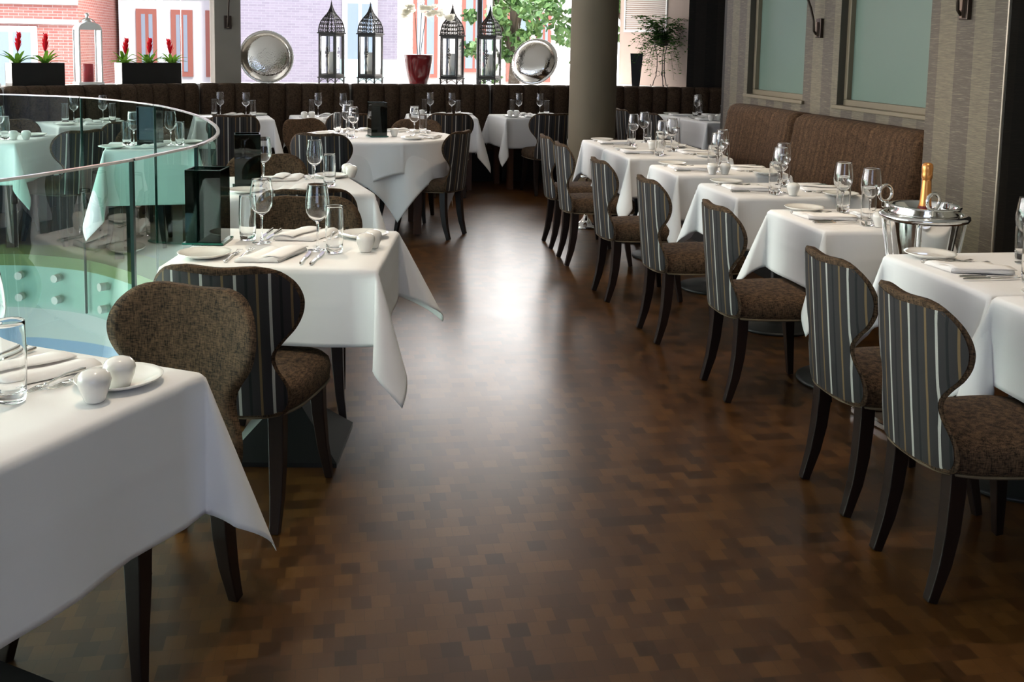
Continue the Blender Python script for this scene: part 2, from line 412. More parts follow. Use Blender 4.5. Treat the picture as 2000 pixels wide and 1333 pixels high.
# dark mullion by the fourth lantern
bm = box(BM(), (1.655, 12.02, 1.9), (.05, .07, 1.73)); struct('trim_3', bm, mat('grey_mullion', (.13, .125, .12), .5))
# wall above the windows
bm = BM()
for i in range(len(LEDGE)-1):
    a, b, c, d = LEDGE[i], LEDGE[i+1], LO[i+1], LO[i]
    prism(bm, [a, b, c, d], 2.76, 3.0)
fixn(bm); struct('wall_back_top', bm, M_PLASTER)
# square pier on the ledge
bm = prism(BM(), [(-1.245, 11.19), (-.985, 11.25), (-1.08, 11.66), (-1.34, 11.60)], 1.036, 2.76); fixn(bm); struct('wall_back_pier', bm, mat('pier_plaster', (.22, .20, .165), .7))
# splayed plaster wall to the right of the last window, papered wall beyond with shade in its colour
bm = prism(BM(), [(4.08, 11.66), (4.16, 11.70), (3.62, 12.75), (3.54, 12.70)], 1.036, 2.76); fixn(bm); struct('wall_back_reveal', bm, mat('pinkish_plaster', (.36, .28, .235), .7))
bm = boxy((3.2, 11.80, .98), (4.08, 12.8, 1.034)); struct('trim_4', bm, M_WHITE)
bm = prism(BM(), [(4.08, 11.66), (5.6, 11.5), (5.6, 11.7), (4.1, 11.86)], 0, 3.0); fixn(bm); struct('wall_back_shaded', bm, M_PAPER_SHADED)
# round column
bm = lathe(BM(), [(.221, 0), (.221, 3)], 64, (2.376, 9.40, 0)); struct('column', bm, M_COLUMN, smooth=True)
# right wall with two recessed frosted windows
WX = 3.38
W1, W2, ZS = (7.10, 8.15), (5.42, 6.58), 1.125
bm = BM()
def wallbox(y0, y1, z0, z1): box(bm, (WX+.06, (y0+y1)/2, (z0+z1)/2), (.12, y1-y0, z1-z0))
wallbox(4.9, 8.66, 0, ZS); wallbox(4.9, W2[0], ZS, 3); wallbox(W2[1], W1[0], ZS, 3); wallbox(W1[1], 8.66, ZS, 3); wallbox(W2[0], W2[1], 2.6, 3); wallbox(W1[0], W1[1], 2.6, 3)
struct('wall_right', bm, M_PAPER_L)
bm = boxy((WX+.001, 8.66, 0), (5.6, 8.72, 3)); struct('wall_right_end', bm, M_PAPER_SHADED)
bm = boxy((WX+.121, 4.9, 0), (WX+.14, 8.66, 3)); struct('wall_right_backing', bm, M_PLASTER)
for k, (y0, y1) in enumerate((W1, W2)):
    root = thing('window_%d' % (20+k), None, None); root['kind'] = 'structure'
    bm = boxy((WX+.085, y0, ZS), (WX+.095, y1, 2.6)); obj('pane', bm, M_FROST, root)
    bm = BM(); e = .045
    for (ya, yb, za, zb) in ((y0, y1, ZS, ZS+e), (y0, y1, 2.6-e, 2.6), (y0, y0+e, ZS+e, 2.6-e), (y1-e, y1, ZS+e, 2.6-e)):
        box(bm, (WX+.07, (ya+yb)/2, (za+zb)/2), (.04, yb-ya, zb-za))
    obj('window_frame', bm, M_SILLP, root, bevel=.004)
    bm = BM()
    for (ya, yb, za, zb) in ((y0, y0+.004, ZS, 2.6), (y1-.004, y1, ZS, 2.6)):
        box(bm, (WX+.045, (ya+yb)/2, (za+zb)/2), (.088, yb-ya, zb-za))
    obj('reveal', bm, M_REVEAL, root)
    bm = boxy((WX-.022, y0-.03, ZS-.02), (WX+.05, y1+.03, ZS+.006)); obj('sill', bm, M_SILLP, root, bevel=.004)
# pier projecting in front of the bench end, with a metal corner bead
bm = boxy((3.2, 4.545, 0), (3.5, 5.2, 3)); struct('wall_right_pier', bm, M_PAPER_L)
bm = boxy((3.198, 4.538, 0), (3.206, 4.5465, 3)); struct('trim_5', bm, mat('corner_bead', (.55, .5, .4), .3, .6))
bm = boxy((3.206, 4.53, 0), (5.6, 4.545, 3)); struct('wall_right_return', bm, M_PAPER_SHADED)
bm = boxy((5.6, -3, 0), (5.7, 13.2, 3)); struct('wall_far_right', bm, M_PLASTER)
bm = BM(); FW = (-2.2, .9, .9, 2.5)
for a_, b_ in (((-5.6, -3.1, 0), (FW[0], -3, 3)), ((FW[1], -3.1, 0), (5.6, -3, 3)), ((FW[0], -3.1, 0), (FW[1], -3, FW[2])), ((FW[0], -3.1, FW[3]), (FW[1], -3, 3))): box(bm, [(p+q)/2 for p, q in zip(a_, b_)], [q-p for p, q in zip(a_, b_)])
struct('window_31', boxy((FW[0], -3.06, FW[2]), (FW[1], -3.05, FW[3])), M_PANE); portal((FW[0], -3), (FW[1], -3), FW[2], FW[3], (0, 1))
struct('wall_front', bm, mat('dim_front_wall', (.20, .17, .14), .8))
bm = BM(); poly(bm, [(-5.6, -3, 3), (-5.6, 13.2, 3), (5.7, 13.2, 3), (5.7, -3, 3)]); struct('ceiling', bm, mat('ceiling_white', (.62, .62, .6), .9))
# glazed left side of the building
bm = boxy((-5.6, -3, -3.2), (-5.55, 1.0, 3)); struct('wall_left', bm, M_PLASTER)
bm = BM(); 
for y in (1.0, 2.9, 4.8, 6.7): box(bm, (-5.5, y, -.1), (.08, .08, 6.2))
box(bm, (-5.5, 3.85, 0), (.08, 5.7, .12)); box(bm, (-5.5, 3.85, 2.9), (.08, 5.7, .15)); struct('trim_6', bm, M_WHITE)
bm = boxy((-5.53, 1, -3.2), (-5.52, 6.7, 2.9)); struct('window_30', bm, M_PANE)
portal((-5.45, 1), (-5.45, 6.7), -3.1, 2.85, (1, 0))

# ------------------------------------------------------------------ window banquettes
def banquette(a, b, label, chan=.172, grp='buttonless channel-backed banquettes under the window'):
    a = Vector(a); b = Vector(b); L = (b-a).length; t = (b-a).normalized(); rz = math.atan2(t.y, t.x)
    root = thing('banquette', label, 'bench', ((a.x+b.x)/2, (a.y+b.y)/2, 0), rz, grp)
    n = max(1, round(L/chan)); w = (L-.02)/n
    prof = [(-.115, .43), (-.118, .55), (-.128, .75), (-.135, .92), (-.132, .99), (-.118, 1.03), (-.09, 1.047), (-.05, 1.05), (0, 1.045), (0, .9)]
    bm = BM()
    def f(i, j):
        ch, k = divmod(i, 12)
        s = (1-math.cos(PI*k/12))/2; x = -L/2+.01+(ch+s)*w; q = math.sqrt(max(0, 1-abs(2*s-1)**2.6))
        y, z = prof[j]; d = .045*(1-q)
        if j >= 7: d *= .3
        return (x, y+(d if j < 8 else 0), z-(d*.5 if 4 <= j <= 8 else 0))
    V = grid(bm, f, list(range(n*12+1)), list(range(len(prof))))
    for side in (V[0], V[-1]): bm.faces.new(side)
    fixn(bm); obj('backrest', bm, M_BENCH, root, smooth=True)
    bm = box(BM(), (0, -.345, .39), (L-.02, .44, .12)); obj('seat', bm, M_BENCH, root, bevel=.03)
    bm = box(BM(), (0, -.30, .165), (L-.02, .40, .33)); obj('base', bm, M_BLK, root)
    return root
banquette((-3.93, 8.70), (-2.95, 9.77), 'channel-backed brown banquette at the far left behind the glass rail')
banquette((-2.92, 9.80), (-1.44, 11.08), 'channel-backed brown banquette below the black window planters')
banquette((-1.40, 11.10), (.14, 11.45), 'channel-backed brown banquette below the left silver tray')
banquette((.16, 11.45), (1.72, 11.67), 'channel-backed brown banquette below the red flowerpot')
banquette((1.74, 11.65), (2.84, 11.79), 'channel-backed brown banquette below the right silver tray')
banquette((2.98, 11.755), (5.5, 11.455), 'dark channel-backed banquette right of the column')

def wall_bench(y0, y1, label):
    root = thing('banquette', label, 'bench', (3.2, (y0+y1)/2, 0), 0, 'smooth banquettes along the papered wall'); L = y1-y0
    prof = [(-.10, .43), (-.085, .55), (-.05, .75), (-.02, .92), (-.012, .99), (.005, 1.03), (.045, 1.052), (.09, 1.055), (.16, 1.05), (.17, .43)]
    bm = BM()
    def f(i, j):
        y = lin(-L/2+.005, L/2-.005, 40)[i]; e = min(i, 40-i); k = (.012 if e == 0 else .003 if e == 1 else 0)
        x, z = prof[j]; w = .004*math.sin(y*7+z*3)
        return (x+(k+w if j < 8 else 0), y, z-(k if 4 <= j <= 8 else 0))
    V = grid(bm, f, list(range(41)), list(range(len(prof))), True)
    for side in (V[0], V[-1]): bm.faces.new(side)
    fixn(bm); obj('backrest', bm, M_BENCH2, root, smooth=True)
    bm = box(BM(), (-.27, 0, .39), (.42, L-.02, .12)); obj('seat', bm, M_BENCH2, root, bevel=.03)
    bm = box(BM(), (-.22, 0, .165), (.40, L-.02, .33)); obj('base', bm, M_BLK, root)
wall_bench(6.86, 8.12, 'brown wall banquette section under the farther frosted window')
wall_bench(5.24, 6.85, 'brown wall banquette section behind the champagne bottle')

# ------------------------------------------------------------------ balustrade panels
def glass_panel(i0, i1, label, bolts=True):
    P = RC[i0:i1+1]; a, b = Vector(P[0]), Vector(P[-1]); c = (a+b)/2
    root = thing('glass_balustrade', label, 'balustrade', (c.x, c.y, 0), 0, 'curved glass balustrade panels round the stair well')
    L = sum((Vector(p)-Vector(q)).length for p, q in zip(P, P[1:])); g = .005
    def sh(P, s, e):
        P = [Vector(p) for p in P]
        P[0] = P[0]+(P[1]-P[0]).normalized()*s; P[-1] = P[-1]+(P[-2]-P[-1]).normalized()*e; return [(p.x-c.x, p.y-c.y) for p in P]
    Q = sh(P, g, g); R_ = offset_path(Q, -.014)
    bm = BM(); n = len(Q)
    grid(bm, lambda i, z: (Q[i][0], Q[i][1], z), list(range(n)), [-.36, 1.096]); obj('pane', bm, M_BALU, root, smooth=True)
    # bright polished rim along the top and the dark cut edges at the joints
    bm = BM()
    for z0, z1 in ((1.096, 1.104),):
        A = [bm.verts.new((*q, z0)) for q in Q]; B = [bm.verts.new((*q, z0)) for q in R_]; A2 = [bm.verts.new((*q, z1)) for q in Q]; B2 = [bm.verts.new((*q, z1)) for q in R_]
        for i in range(n-1):
            bm.faces.new((A2[i], A2[i+1], B2[i+1], B2[i])); bm.faces.new((A[i], A[i+1], A2[i+1], A2[i])); bm.faces.new((B2[i], B2[i+1], B[i+1], B[i])); bm.faces.new((A[i], B[i], B[i+1], A[i+1]))
    fixn(bm); obj('top_edge', bm, mat('polished_top_edge', (.85, .85, .82), .2, .85), root)
    bm = BM(); box(bm, (Q[0][0]*.5+R_[0][0]*.5, Q[0][1]*.5+R_[0][1]*.5, .37), (.012, .012, 1.45), math.atan2(Q[1][1]-Q[0][1], Q[1][0]-Q[0][0]))
    obj('cut_edge', bm, mat('dark_green_glass_edge', (.01, .03, .025), .2), root)
    if bolts:
        m = max(2, int(L/.36))
        for k in range(m):
            s = (k+.5)/m*(n-1); i = min(int(s), n-2); fr = s-i; p = Vector(Q[i]).lerp(Vector(Q[i+1]), fr); t = (Vector(Q[i+1])-Vector(Q[i])).normalized(); nn = Vector((t.y, -t.x))
            for z in (-.135, -.285):
                bm = BM(); tube(bm, [(p.x-nn.x*.022, p.y-nn.y*.022, z), (p.x+nn.x*.038, p.y+nn.y*.038, z)], .027, 20); obj('standoff', bm, mat('brushed_standoff', (.40, .41, .36), .5, .1), root, smooth=False)
    return root
J = [0, nearest(-3.0, 7.4), nearest(-1.661, 7.156), nearest(-1.06, 6.38), nearest(-.60, 5.1), nearest(-.51, 3.95), nearest(-.655, 3.474), nearest(-1.33, 2.45), NR-1]
GL = ['curved green glass panel at the far left of the stair well', 'curved green glass panel in front of the tables across the well', 'curved green glass panel between the two far joints',
      'curved green glass panel on the far bend of the rail', 'curved green glass panel at the tip of the rail, reflecting strongly', 'short green glass panel just behind the front black glass vase',
      'green glass panel left of the brown chair at the nearest dark joint', 'green glass panel running off the frame on the left']
for k in range(len(J)-1): glass_panel(J[k], J[k+1], GL[k])

# ------------------------------------------------------------------ chairs
def interp(tab, z):
    if z <= tab[0][0]: return tab[0][1]
    n = len(tab)
    if z >= tab[-1][0]: return tab[-1][1]
    for i in range(n-1):
        a, u = tab[i]; b, v = tab[i+1]
        if z <= b:
            h = b-a; t = (z-a)/h
            m0 = (v-tab[max(i-1, 0)][1])/(b-tab[max(i-1, 0)][0]); m1 = (tab[min(i+2, n-1)][1]-u)/(tab[min(i+2, n-1)][0]-a)
            return (2*t**3-3*t*t+1)*u+(t**3-2*t*t+t)*h*m0+(-2*t**3+3*t*t)*v+(t**3-t*t)*h*m1
    return tab[-1][1]
WZ = [(.368, .150), (.373, .172), (.383, .185), (.41, .194), (.45, .192), (.485, .178), (.515, .162), (.545, .154), (.57, .158), (.60, .178), (.64, .211), (.68, .230), (.72, .236), (.755, .230), (.785, .215), (.808, .194), (.822, .174), (.831, .150), (.836, .12)]
YZ = [(.368, -.030), (.45, -.040), (.55, -.056), (.65, -.072), (.75, -.086), (.84, -.098)]
def backpt(x, z, off=0.0):
    """point of the curved back: wings wrap forward"""
    wrap = .95*x*x + 6*abs(x)**4
    t_ = z-.368; y = -.014-.115*t_+.03*t_*t_+wrap+off
    dip = .0065*math.exp(-(x/.07)**2)*max(0, min(1, (z-.72)/.09))
    return (x, y, z-dip)
def chair_proto():
    root = thing('dining_chair', 'x', 'chair')
    zs = sorted(set([w[0] for w in WZ]+lin(.375, .82, 34)))
    ss = lin(-1, 1, 16)
    # padded brown back with rounded edge
    bm = BM()
    T = .027
    def front(z, s):
        w = interp(WZ, z); e = (1-abs(s)**6); x = s*w
        return backpt(x, z, -.0+T*e**.35*(.75 if z < .5 else 1) if abs(s) < 1 else .006)
    def rear(z, s):
        w = interp(WZ, z); return backpt(s*w, z, -.002 if abs(s) < 1 else .004)
    A = grid(bm, front, zs, ss); B = grid(bm, rear, zs, ss, True)
    for i in range(len(zs)-1):
        bm.faces.new((A[i][0], A[i+1][0], B[i+1][0], B[i][0])); bm.faces.new((A[i+1][-1], A[i][-1], B[i][-1], B[i+1][-1]))
    for j in range(len(ss)-1):
        bm.faces.new((A[-1][j], A[-1][j+1], B[-1][j+1], B[-1][j])); bm.faces.new((A[0][j+1], A[0][j], B[0][j], B[0][j+1]))
    fixn(bm); obj('backrest', bm, M_TWEED, root, smooth=True)
    # striped cloth stretched over the rear
    bm = BM(); zz = [z for z in zs if z < .831]
    def rr(z, s):
        w = interp(WZ, z)-.009; zc = .376+(z-.368)*(.826-.376)/(.831-.368); return backpt(s*w, zc, -.0055+.0045*abs(s)**8)
    grid(bm, rr, zz, ss, True); fixn(bm)
    for f in bm.faces:
        f.normal_update()
    if sum(f.normal.y for f in bm.faces) > 0: bmesh.ops.reverse_faces(bm, faces=bm.faces[:])
    obj('back_panel', bm, M_STRIPE, root, smooth=True)
    # seat: crowned cushion
    bm = BM()
    def outline(k, grow=0.0):
        pts = []
        for i in range(40):
            a = 2*PI*i/40; n_ = 3.6
            cx = math.copysign(abs(math.cos(a))**(2/n_), math.cos(a)); sy = math.copysign(abs(math.sin(a))**(2/n_), math.sin(a))
            yy = .235+sy*(.24+grow)*k; wdt = (.185+(yy-.02)*.085)+grow
            pts.append((cx*wdt*k, yy))
        return pts
    rings = [(1, .364, -.004), (1, .368, .002), (1, .382, .008), (1, .41, .011), (1, .434, .006), (1, .449, -.008), (.9, .458, -.006), (.65, .466, 0), (.3, .469, 0)]
    V = []
    for k, z, g in rings: V.append([bm.verts.new((x, y, z)) for x, y in outline(k, g)])
    for R0, R1 in zip(V, V[1:]):
        for i in range(40): bm.faces.new((R0[i], R0[(i+1) % 40], R1[(i+1) % 40], R1[i]))
    bm.faces.new(V[0][::-1]); bm.faces.new(V[-1]); fixn(bm); obj('seat', bm, M_TWEED, root, smooth=True)
    bm = BM(); tube(bm, [(x, y, .367) for x, y in outline(1, .006)], .0045, 6, closed=True); obj('piping', bm, mat('brown_piping', (.10, .07, .04), .7), root, smooth=True)
    for sx in (-1, 1):
        bm = BM(); tube(bm, [(sx*.142, .052, .37), (sx*.143, .051, .30), (sx*.145, .044, .20), (sx*.147, .030, .11), (sx*.148, .010, .035), (sx*.148, 0, .002)], [.0245, .024, .0225, .0195, .016, .015], square=True); obj('leg', bm, M_WOOD, root, bevel=.003)
    for sx in (-1, 1):
        bm = BM(); tube(bm, [(sx*.165, .40, .37), (sx*.170, .405, .25), (sx*.180, .42, .12), (sx*.197, .437, .002)], [.0240, .0215, .017, .013], square=True); obj('leg', bm, M_WOOD, root, bevel=.003)
    return root
CH = [  # x, y, heading, label
 (1.602, 2.578, (1, -.01), 'striped-back chair nearest the camera at the lower right'),
 (1.620, 3.096, (1, .0), 'striped-back chair second from the front of the right row'),
 (1.640, 4.168, (1, -.015), 'striped-back chair third from the front, level with the champagne bucket'),
 (1.602, 5.037, (1, .013), 'striped-back chair fourth from the front of the right row'),
 (1.570, 5.898, (1, .02), 'striped-back chair fifth from the front of the right row'),
 (1.559, 6.903, (1, -.023), 'striped-back chair sixth from the front of the right row'),
 (1.572, 7.50, (1, -.02), 'striped-back chair farthest along the right row'),
 (-.325, 3.093, (.26, .966), 'navy striped chair back behind the brown chair, front left'),
 (-.393, 2.772, (-.49, -.87), 'brown tweed chair front drawn up to the lower left table'),
 (-.12, 4.40, (-.10, -.99), 'brown chair facing the camera across the front black vase table'),
 (-.13, 4.70, (-.12, .99), 'striped chair back to back with the brown chair, left centre'),
 (-.40, 6.10, (.12, -.99), 'brown chair across the third left table, behind its wine glasses'),
 (-.11, 7.60, (.25, .97), 'striped chair at the front left of the round table'),
 (-.27, 8.97, (.62, -.78), 'brown chair at the back left of the round table'),
 (.70, 8.97, (-.35, -.93), 'brown chair behind the round table, beyond its tall vase'),
 (.93, 7.86, (-.85, .52), 'striped chair at the right side of the round table'),
 (1.09, 9.90, (.04, 1), 'striped chair backing the aisle below the red flowerpot'),
 (.14, 9.76, (-.08, 1), 'striped chair at the window table behind the round table vase'),
 (-.90, 9.46, (-.14, .99), 'striped chair at the leftmost window table, right of the glass rail'),
 (2.12, 9.99, (-.06, 1), 'striped chair at the window table beside the column'),
 (3.08, 10.80, (1, .08), 'dark striped chair half hidden by the right side of the column'),
 (3.24, 10.22, (1, .08), 'striped chair between the column and the dark corner table'),
 (-1.80, 7.78, (-.75, .66), 'striped chair seen through the glass rail at far left'),
 (-1.38, 8.02, (-.05, -1), 'brown chair seen through the glass behind the small vase'),
 (-1.62, 8.62, (-.4, .92), 'small striped chair top seen through the glass beyond the vase'),
 (-2.56, 8.72, (.25, -.97), 'brown chair at the left edge seen through glass'),
]
p0 = chair_proto()
for i, (x, y, d, lb) in enumerate(CH):
    rz = math.atan2(-d[0], d[1])
    if i == 0: p0.location = (x, y, 0); p0.rotation_euler = (0, 0, rz); p0['label'] = lb
    else: dup(p0, (x, y, 0), rz, lb)
for o in bpy.data.objects:
    if o.name.startswith('dining_chair') and o.parent is None: o['group'] = 'round-winged upholstered dining chairs'

# ------------------------------------------------------------------ tablecloth drapes
def edge_roll(d, r=.012):
    if d < r*PI/2: a = d/r; return r*math.sin(a), r*(1-math.cos(a))
    return r, r+(d-r*PI/2)
def ticks(L, ov, step_in=.07, step_out=.014):
    a = lin(-L/2-ov, -L/2, max(4, int(ov/step_out))); b = lin(-L/2, L/2, int(L/step_in)); c_ = lin(L/2, L/2+ov, max(4, int(ov/step_out)))
    return a+b[1:]+c_[1:]
def cloth_bm(W, D, ov, seed=0, fin=.40, wave=.010, crease=True, ovy=None, corners=None, stretch=.13):
    rnd = random.Random(seed); ovy = ovy or ov
    ph = [rnd.uniform(0, 6.28) for _ in range(8)]; sk = {(a, b): rnd.uniform(-.35, .35) for a in (-1, 1) for b in (-1, 1)}; fa = {k: fin*rnd.uniform(.7, 1.25) for k in sk}
    for k_, (f_, s_) in (corners or {}).items(): fa[k_] = f_; sk[k_] = s_
    def f(u, v):
        dx, dy = max(abs(u)-W/2, 0), max(abs(v)-D/2, 0); sx, sy = (1 if u > 0 else -1), (1 if v > 0 else -1)
        if dx == 0 and dy == 0:
            z = .0012*math.exp(-(u/.006)**2) if crease else 0
            return (u, v, z)
        if dy == 0:
            o, h = edge_roll(dx); k = 1 if sx > 0 else 3; fade = math.sin(PI*(v/D+.5))**.6 if D else 0
            o += wave*(h/ov)**1.2*(math.sin(v*11+ph[k])*.6+math.sin(v*19+ph[k+1])*.4+.6)*fade
            if crease: o += .006*math.exp(-((v+.01)/.010)**2)*(h/ov)*fade+.0022*math.exp(-((h-ov*.45)/.008)**2)
            return (sx*(W/2+o), v, -h)
        if dx == 0:
            o, h = edge_roll(dy); k = 0 if sy > 0 else 4; fade = math.sin(PI*(u/W+.5))**.6
            o += wave*(h/ovy)**1.2*(math.sin(u*11+ph[k])*.6+math.sin(u*17+ph[k+2])*.4+.6)*fade
            if crease: o += .007*math.exp(-((u-.02)/.010)**2)*(h/ovy)*fade+.0022*math.exp(-((h-ovy*.45)/.008)**2)*fade
            return (u, sy*(D/2+o), -h)
        r = math.hypot(dx, dy); phi = math.atan2(dy, dx); q = math.sin(2*phi); r *= 1+stretch*q*q; o, h = edge_roll(r)
        # the spare linen at a corner hangs as an open, cone-shaped pleat
        R_ = fa[(sx, sy)]*.5*max(0, h-.004); psi = 4*phi; dl = PI/4+sk[(sx, sy)]; a_ = R_*(1-math.cos(psi)); b_ = R_*1.05*math.sin(psi)
        px = a_*math.cos(dl)+b_*math.sin(dl); py = a_*math.sin(dl)-b_*math.cos(dl)
        h2 = math.sqrt(max(h*h-(px*px+py*py)*.8, 1e-8))
        return (sx*(W/2+o*math.cos(phi)+max(px, -.001)), sy*(D/2+o*math.sin(phi)+max(py, -.001)), -h2)
    bm = BM(); grid(bm, f, ticks(W, ov), ticks(D, ovy)); bmesh.ops.recalc_face_normals(bm, faces=bm.faces[:])
    if max(bm.faces, key=lambda g: g.calc_center_median().z).normal.z < 0: bmesh.ops.reverse_faces(bm, faces=bm.faces[:])
    return bm
def round_cloth_bm(R, half, rot, seed=0, n=9, amp=.33, crease=False):
    rnd = random.Random(seed); a1, a2 = rnd.uniform(0, 6), rnd.uniform(0, 6)
    def f(u, v):
        c, s = math.cos(rot), math.sin(rot); x, y = u*c-v*s, u*s+v*c; rho = math.hypot(x, y)
        if rho <= R: return (x, y, 0)
        th = math.atan2(y, x); d = rho-R; o, h = edge_roll(d)
        k = .5+.5*math.sin(n*th+a1)*.8+.1*math.sin((2*n+1)*th+a2)
        am = amp*h*max(0, min(1, k))*(1-math.exp(-h/.05)); hh = math.sqrt(max(h*h-am*am, 0))
        rr = R+o+am
        if crease: rr += .006*math.exp(-(u/.008)**2)
        return (rr*math.cos(th), rr*math.sin(th), -hh)
    t = lin(-half, half, 96); bm = BM(); grid(bm, f, t, t); bmesh.ops.recalc_face_normals(bm, faces=bm.faces[:])
    if max(bm.faces, key=lambda g: g.calc_center_median().z).normal.z < 0: bmesh.ops.reverse_faces(bm, faces=bm.faces[:])
    return bm

def put_cloth(bm, x, y, rz, label, z=.75, group='white tablecloths'):
    o = obj('tablecloth', bm, M_LINEN, None, smooth=True); o.location = (x, y, z); o.rotation_euler = (0, 0, rz)
    m = o.modifiers.new('thickness', 'SOLIDIFY'); m.thickness = .0022; m.offset = -1
    return tag(o, label, 'tablecloth', group)
def table(x, y, rz, W, D, base, label):
    root = thing('dining_table', label, 'table', (x, y, 0), rz, 'cloth-covered restaurant tables')
    bm = box(BM(), (0, 0, .7315), (W-.006, D-.006, .03)); obj('tabletop', bm, M_WOOD, root)
    if base == 'disc':
        bm = lathe(BM(), [(0, 0), (.215, 0), (.222, .006), (.222, .014), (.21, .02), (.10, .034), (.05, .045), (.044, .05), (.05, .058), (.044, .066), (.05, .074), (.04, .084), (.03, .1), (.03, .715), (0, .715)], 40); fixn(bm); obj('pedestal', bm, M_IRON, root, smooth=True)
    elif base == 'pyramid':
        bm = box(BM(), (0, 0, .008), (.40, .40, .016)); box(bm, (0, 0, .092), (.40, .40, .152), 0, .25); obj('base', bm, M_BLK, root)
        bm = box(BM(), (0, 0, .172), (.105, .105, .006)); obj('steel_collar', bm, M_CHROME, root)
        bm = box(BM(), (0, 0, .445), (.075, .075, .54)); obj('column', bm, M_BLK, root)
    else:
        for sx in (-1, 1):
            for sy in (-1, 1):
                bm = box(BM(), (sx*(W/2-.07)*(.6 if base == 'round' else 1), sy*(D/2-.07)*(.6 if base == 'round' else 1), .36), (.055, .055, .715)); obj('leg', bm, M_WOOD2, root)
    return root

# name: x, y, rot, W, D, overhang, base, description, settings (list of (edge dir local: 's','n','w','e')), phrase used in labels
D2 = math.radians
TB = {
 'N':  (-.782, 2.20, D2(-31), .70, .70, .335, 'pyramid', 'table cut off at the lower left, nearest the camera', 'nearest left table'),
 'L1': (-.163, 3.762, D2(-9), .70, .69, .27, 'pyramid', 'table with the larger black vase behind the navy striped chair', 'second left table'),
 'L2': (-.235, 5.43, D2(11), .70, .76, .28, 'pyramid', 'third table back on the left, beyond the glass rail tip', 'third left table'),
 'F':  (2.36, 2.50, 0, .70, .62, .28, 'disc', 'table cut off at the right edge of the frame', 'right edge table'),
 'E':  (2.36, 3.150, 0, .70, .61, .28, 'disc', 'table joined behind the one cut off at the right', 'table before the champagne bucket'),
 'D':  (2.29, 4.222, 0, .56, .55, .28, 'disc', 'small table just behind the champagne bucket', 'table behind the champagne bucket'),
 'C':  (2.355, 5.155, 0, .70, .54, .28, 'disc', 'third small table from the champagne bucket side, right row', 'third right row table'),
 'B':  (2.345, 6.04, 0, .70, .53, .28, 'disc', 'small table before the long joined pair, right row', 'fourth right row table'),
 'A1': (2.325, 7.015, 0, .72, .65, .28, 'disc', 'nearer table of the joined pair far down the right row', 'near joined far right table'),
 'A2': (2.325, 7.70, 0, .72, .66, .28, 'disc', 'farther table of the joined pair beside the column', 'far joined right table'),
 'B0': (-.985, 10.33, D2(9), .70, .70, .28, 'legs', 'window table right above the glass rail tip', 'leftmost window table'),
 'B1': (-.050, 10.37, D2(9), .70, .70, .30, 'legs', 'window table under the left lanterns', 'window table under the left lanterns'),
 'B2': (1.085, 10.69, D2(-3), .70, .60, .36, 'legs', 'window table under the red flowerpot', 'window table under the red flowerpot'),
 'B3': (2.03, 10.76, D2(9), .70, .60, .32, 'legs', 'window table under the right silver tray', 'window table under the right tray'),
 'B4': (4.04, 10.30, D2(5), .70, .66, .28, 'legs', 'nearer table in the dark corner beyond the wall bench', 'near dark corner table'),
 'B5': (3.98, 10.97, D2(5), .70, .62, .26, 'legs', 'farther table in the dark corner right of the column', 'far dark corner table'),
 'G0': (-2.13, 9.50, D2(32), .70, .62, .28, 'legs', 'far table seen through the upper glass rail', 'far table through the glass'),
 'G1': (-2.50, 8.00, D2(-8), .70, .70, .30, 'legs', 'table seen through glass at the left edge', 'left edge table through the glass'),
 'G2': (-1.26, 7.47, D2(8), .58, .58, .38, 'legs', 'table with a small vase seen through the glass', 'vase table through the glass'),
}
cloth_cache = {}
for i, (k, (x, y, rz, W, D, ov, base, desc, ph)) in enumerate(TB.items()):
    table(x, y, rz, W, D, base, 'cloth-covered '+desc if len(desc.split()) < 14 else desc)
    put_cloth(cloth_bm(W, D, ov, seed=i*7+3, corners={'L1': {(1, -1): (.34, .1), (1, 1): (.50, -.1)}, 'N': {(1, 1): (.34, .1)}}.get(k), stretch=(.03 if k == 'N' else .20 if k == 'L1' else .13), fin=(.26 if k in ('N', 'L1') else .30), wave=(.014 if k in ('N',) else .011)), x, y, rz, 'white cloth on the '+desc)
# round table with two layers of linen
RX, RY, RR = .335, 8.32, .59
root = thing('round_table', 'round table dressed with two white cloths, centre back', 'table', (RX, RY, 0), 0)
bm = lathe(BM(), [(0, .715), (RR-.008, .715), (RR-.008, .745), (0, .745)], 48); fixn(bm); obj('tabletop', bm, M_WOOD2, root)
for sx in (-1, 1):
    for sy in (-1, 1):
        bm = box(BM(), (sx*.30, sy*.30, .357), (.06, .06, .714)); obj('leg', bm, M_WOOD2, root)
put_cloth(round_cloth_bm(RR, .85, D2(-33.5), 5, 8, .22), RX, RY, 0, 'lower white cloth of the round table, pointed corner reaching down', .75)
put_cloth(round_cloth_bm(RR+.014, .85, D2(15.4), 9, 9, .13, True), RX, RY, 0, 'upper white overlay cloth of the round table with crease', .754)

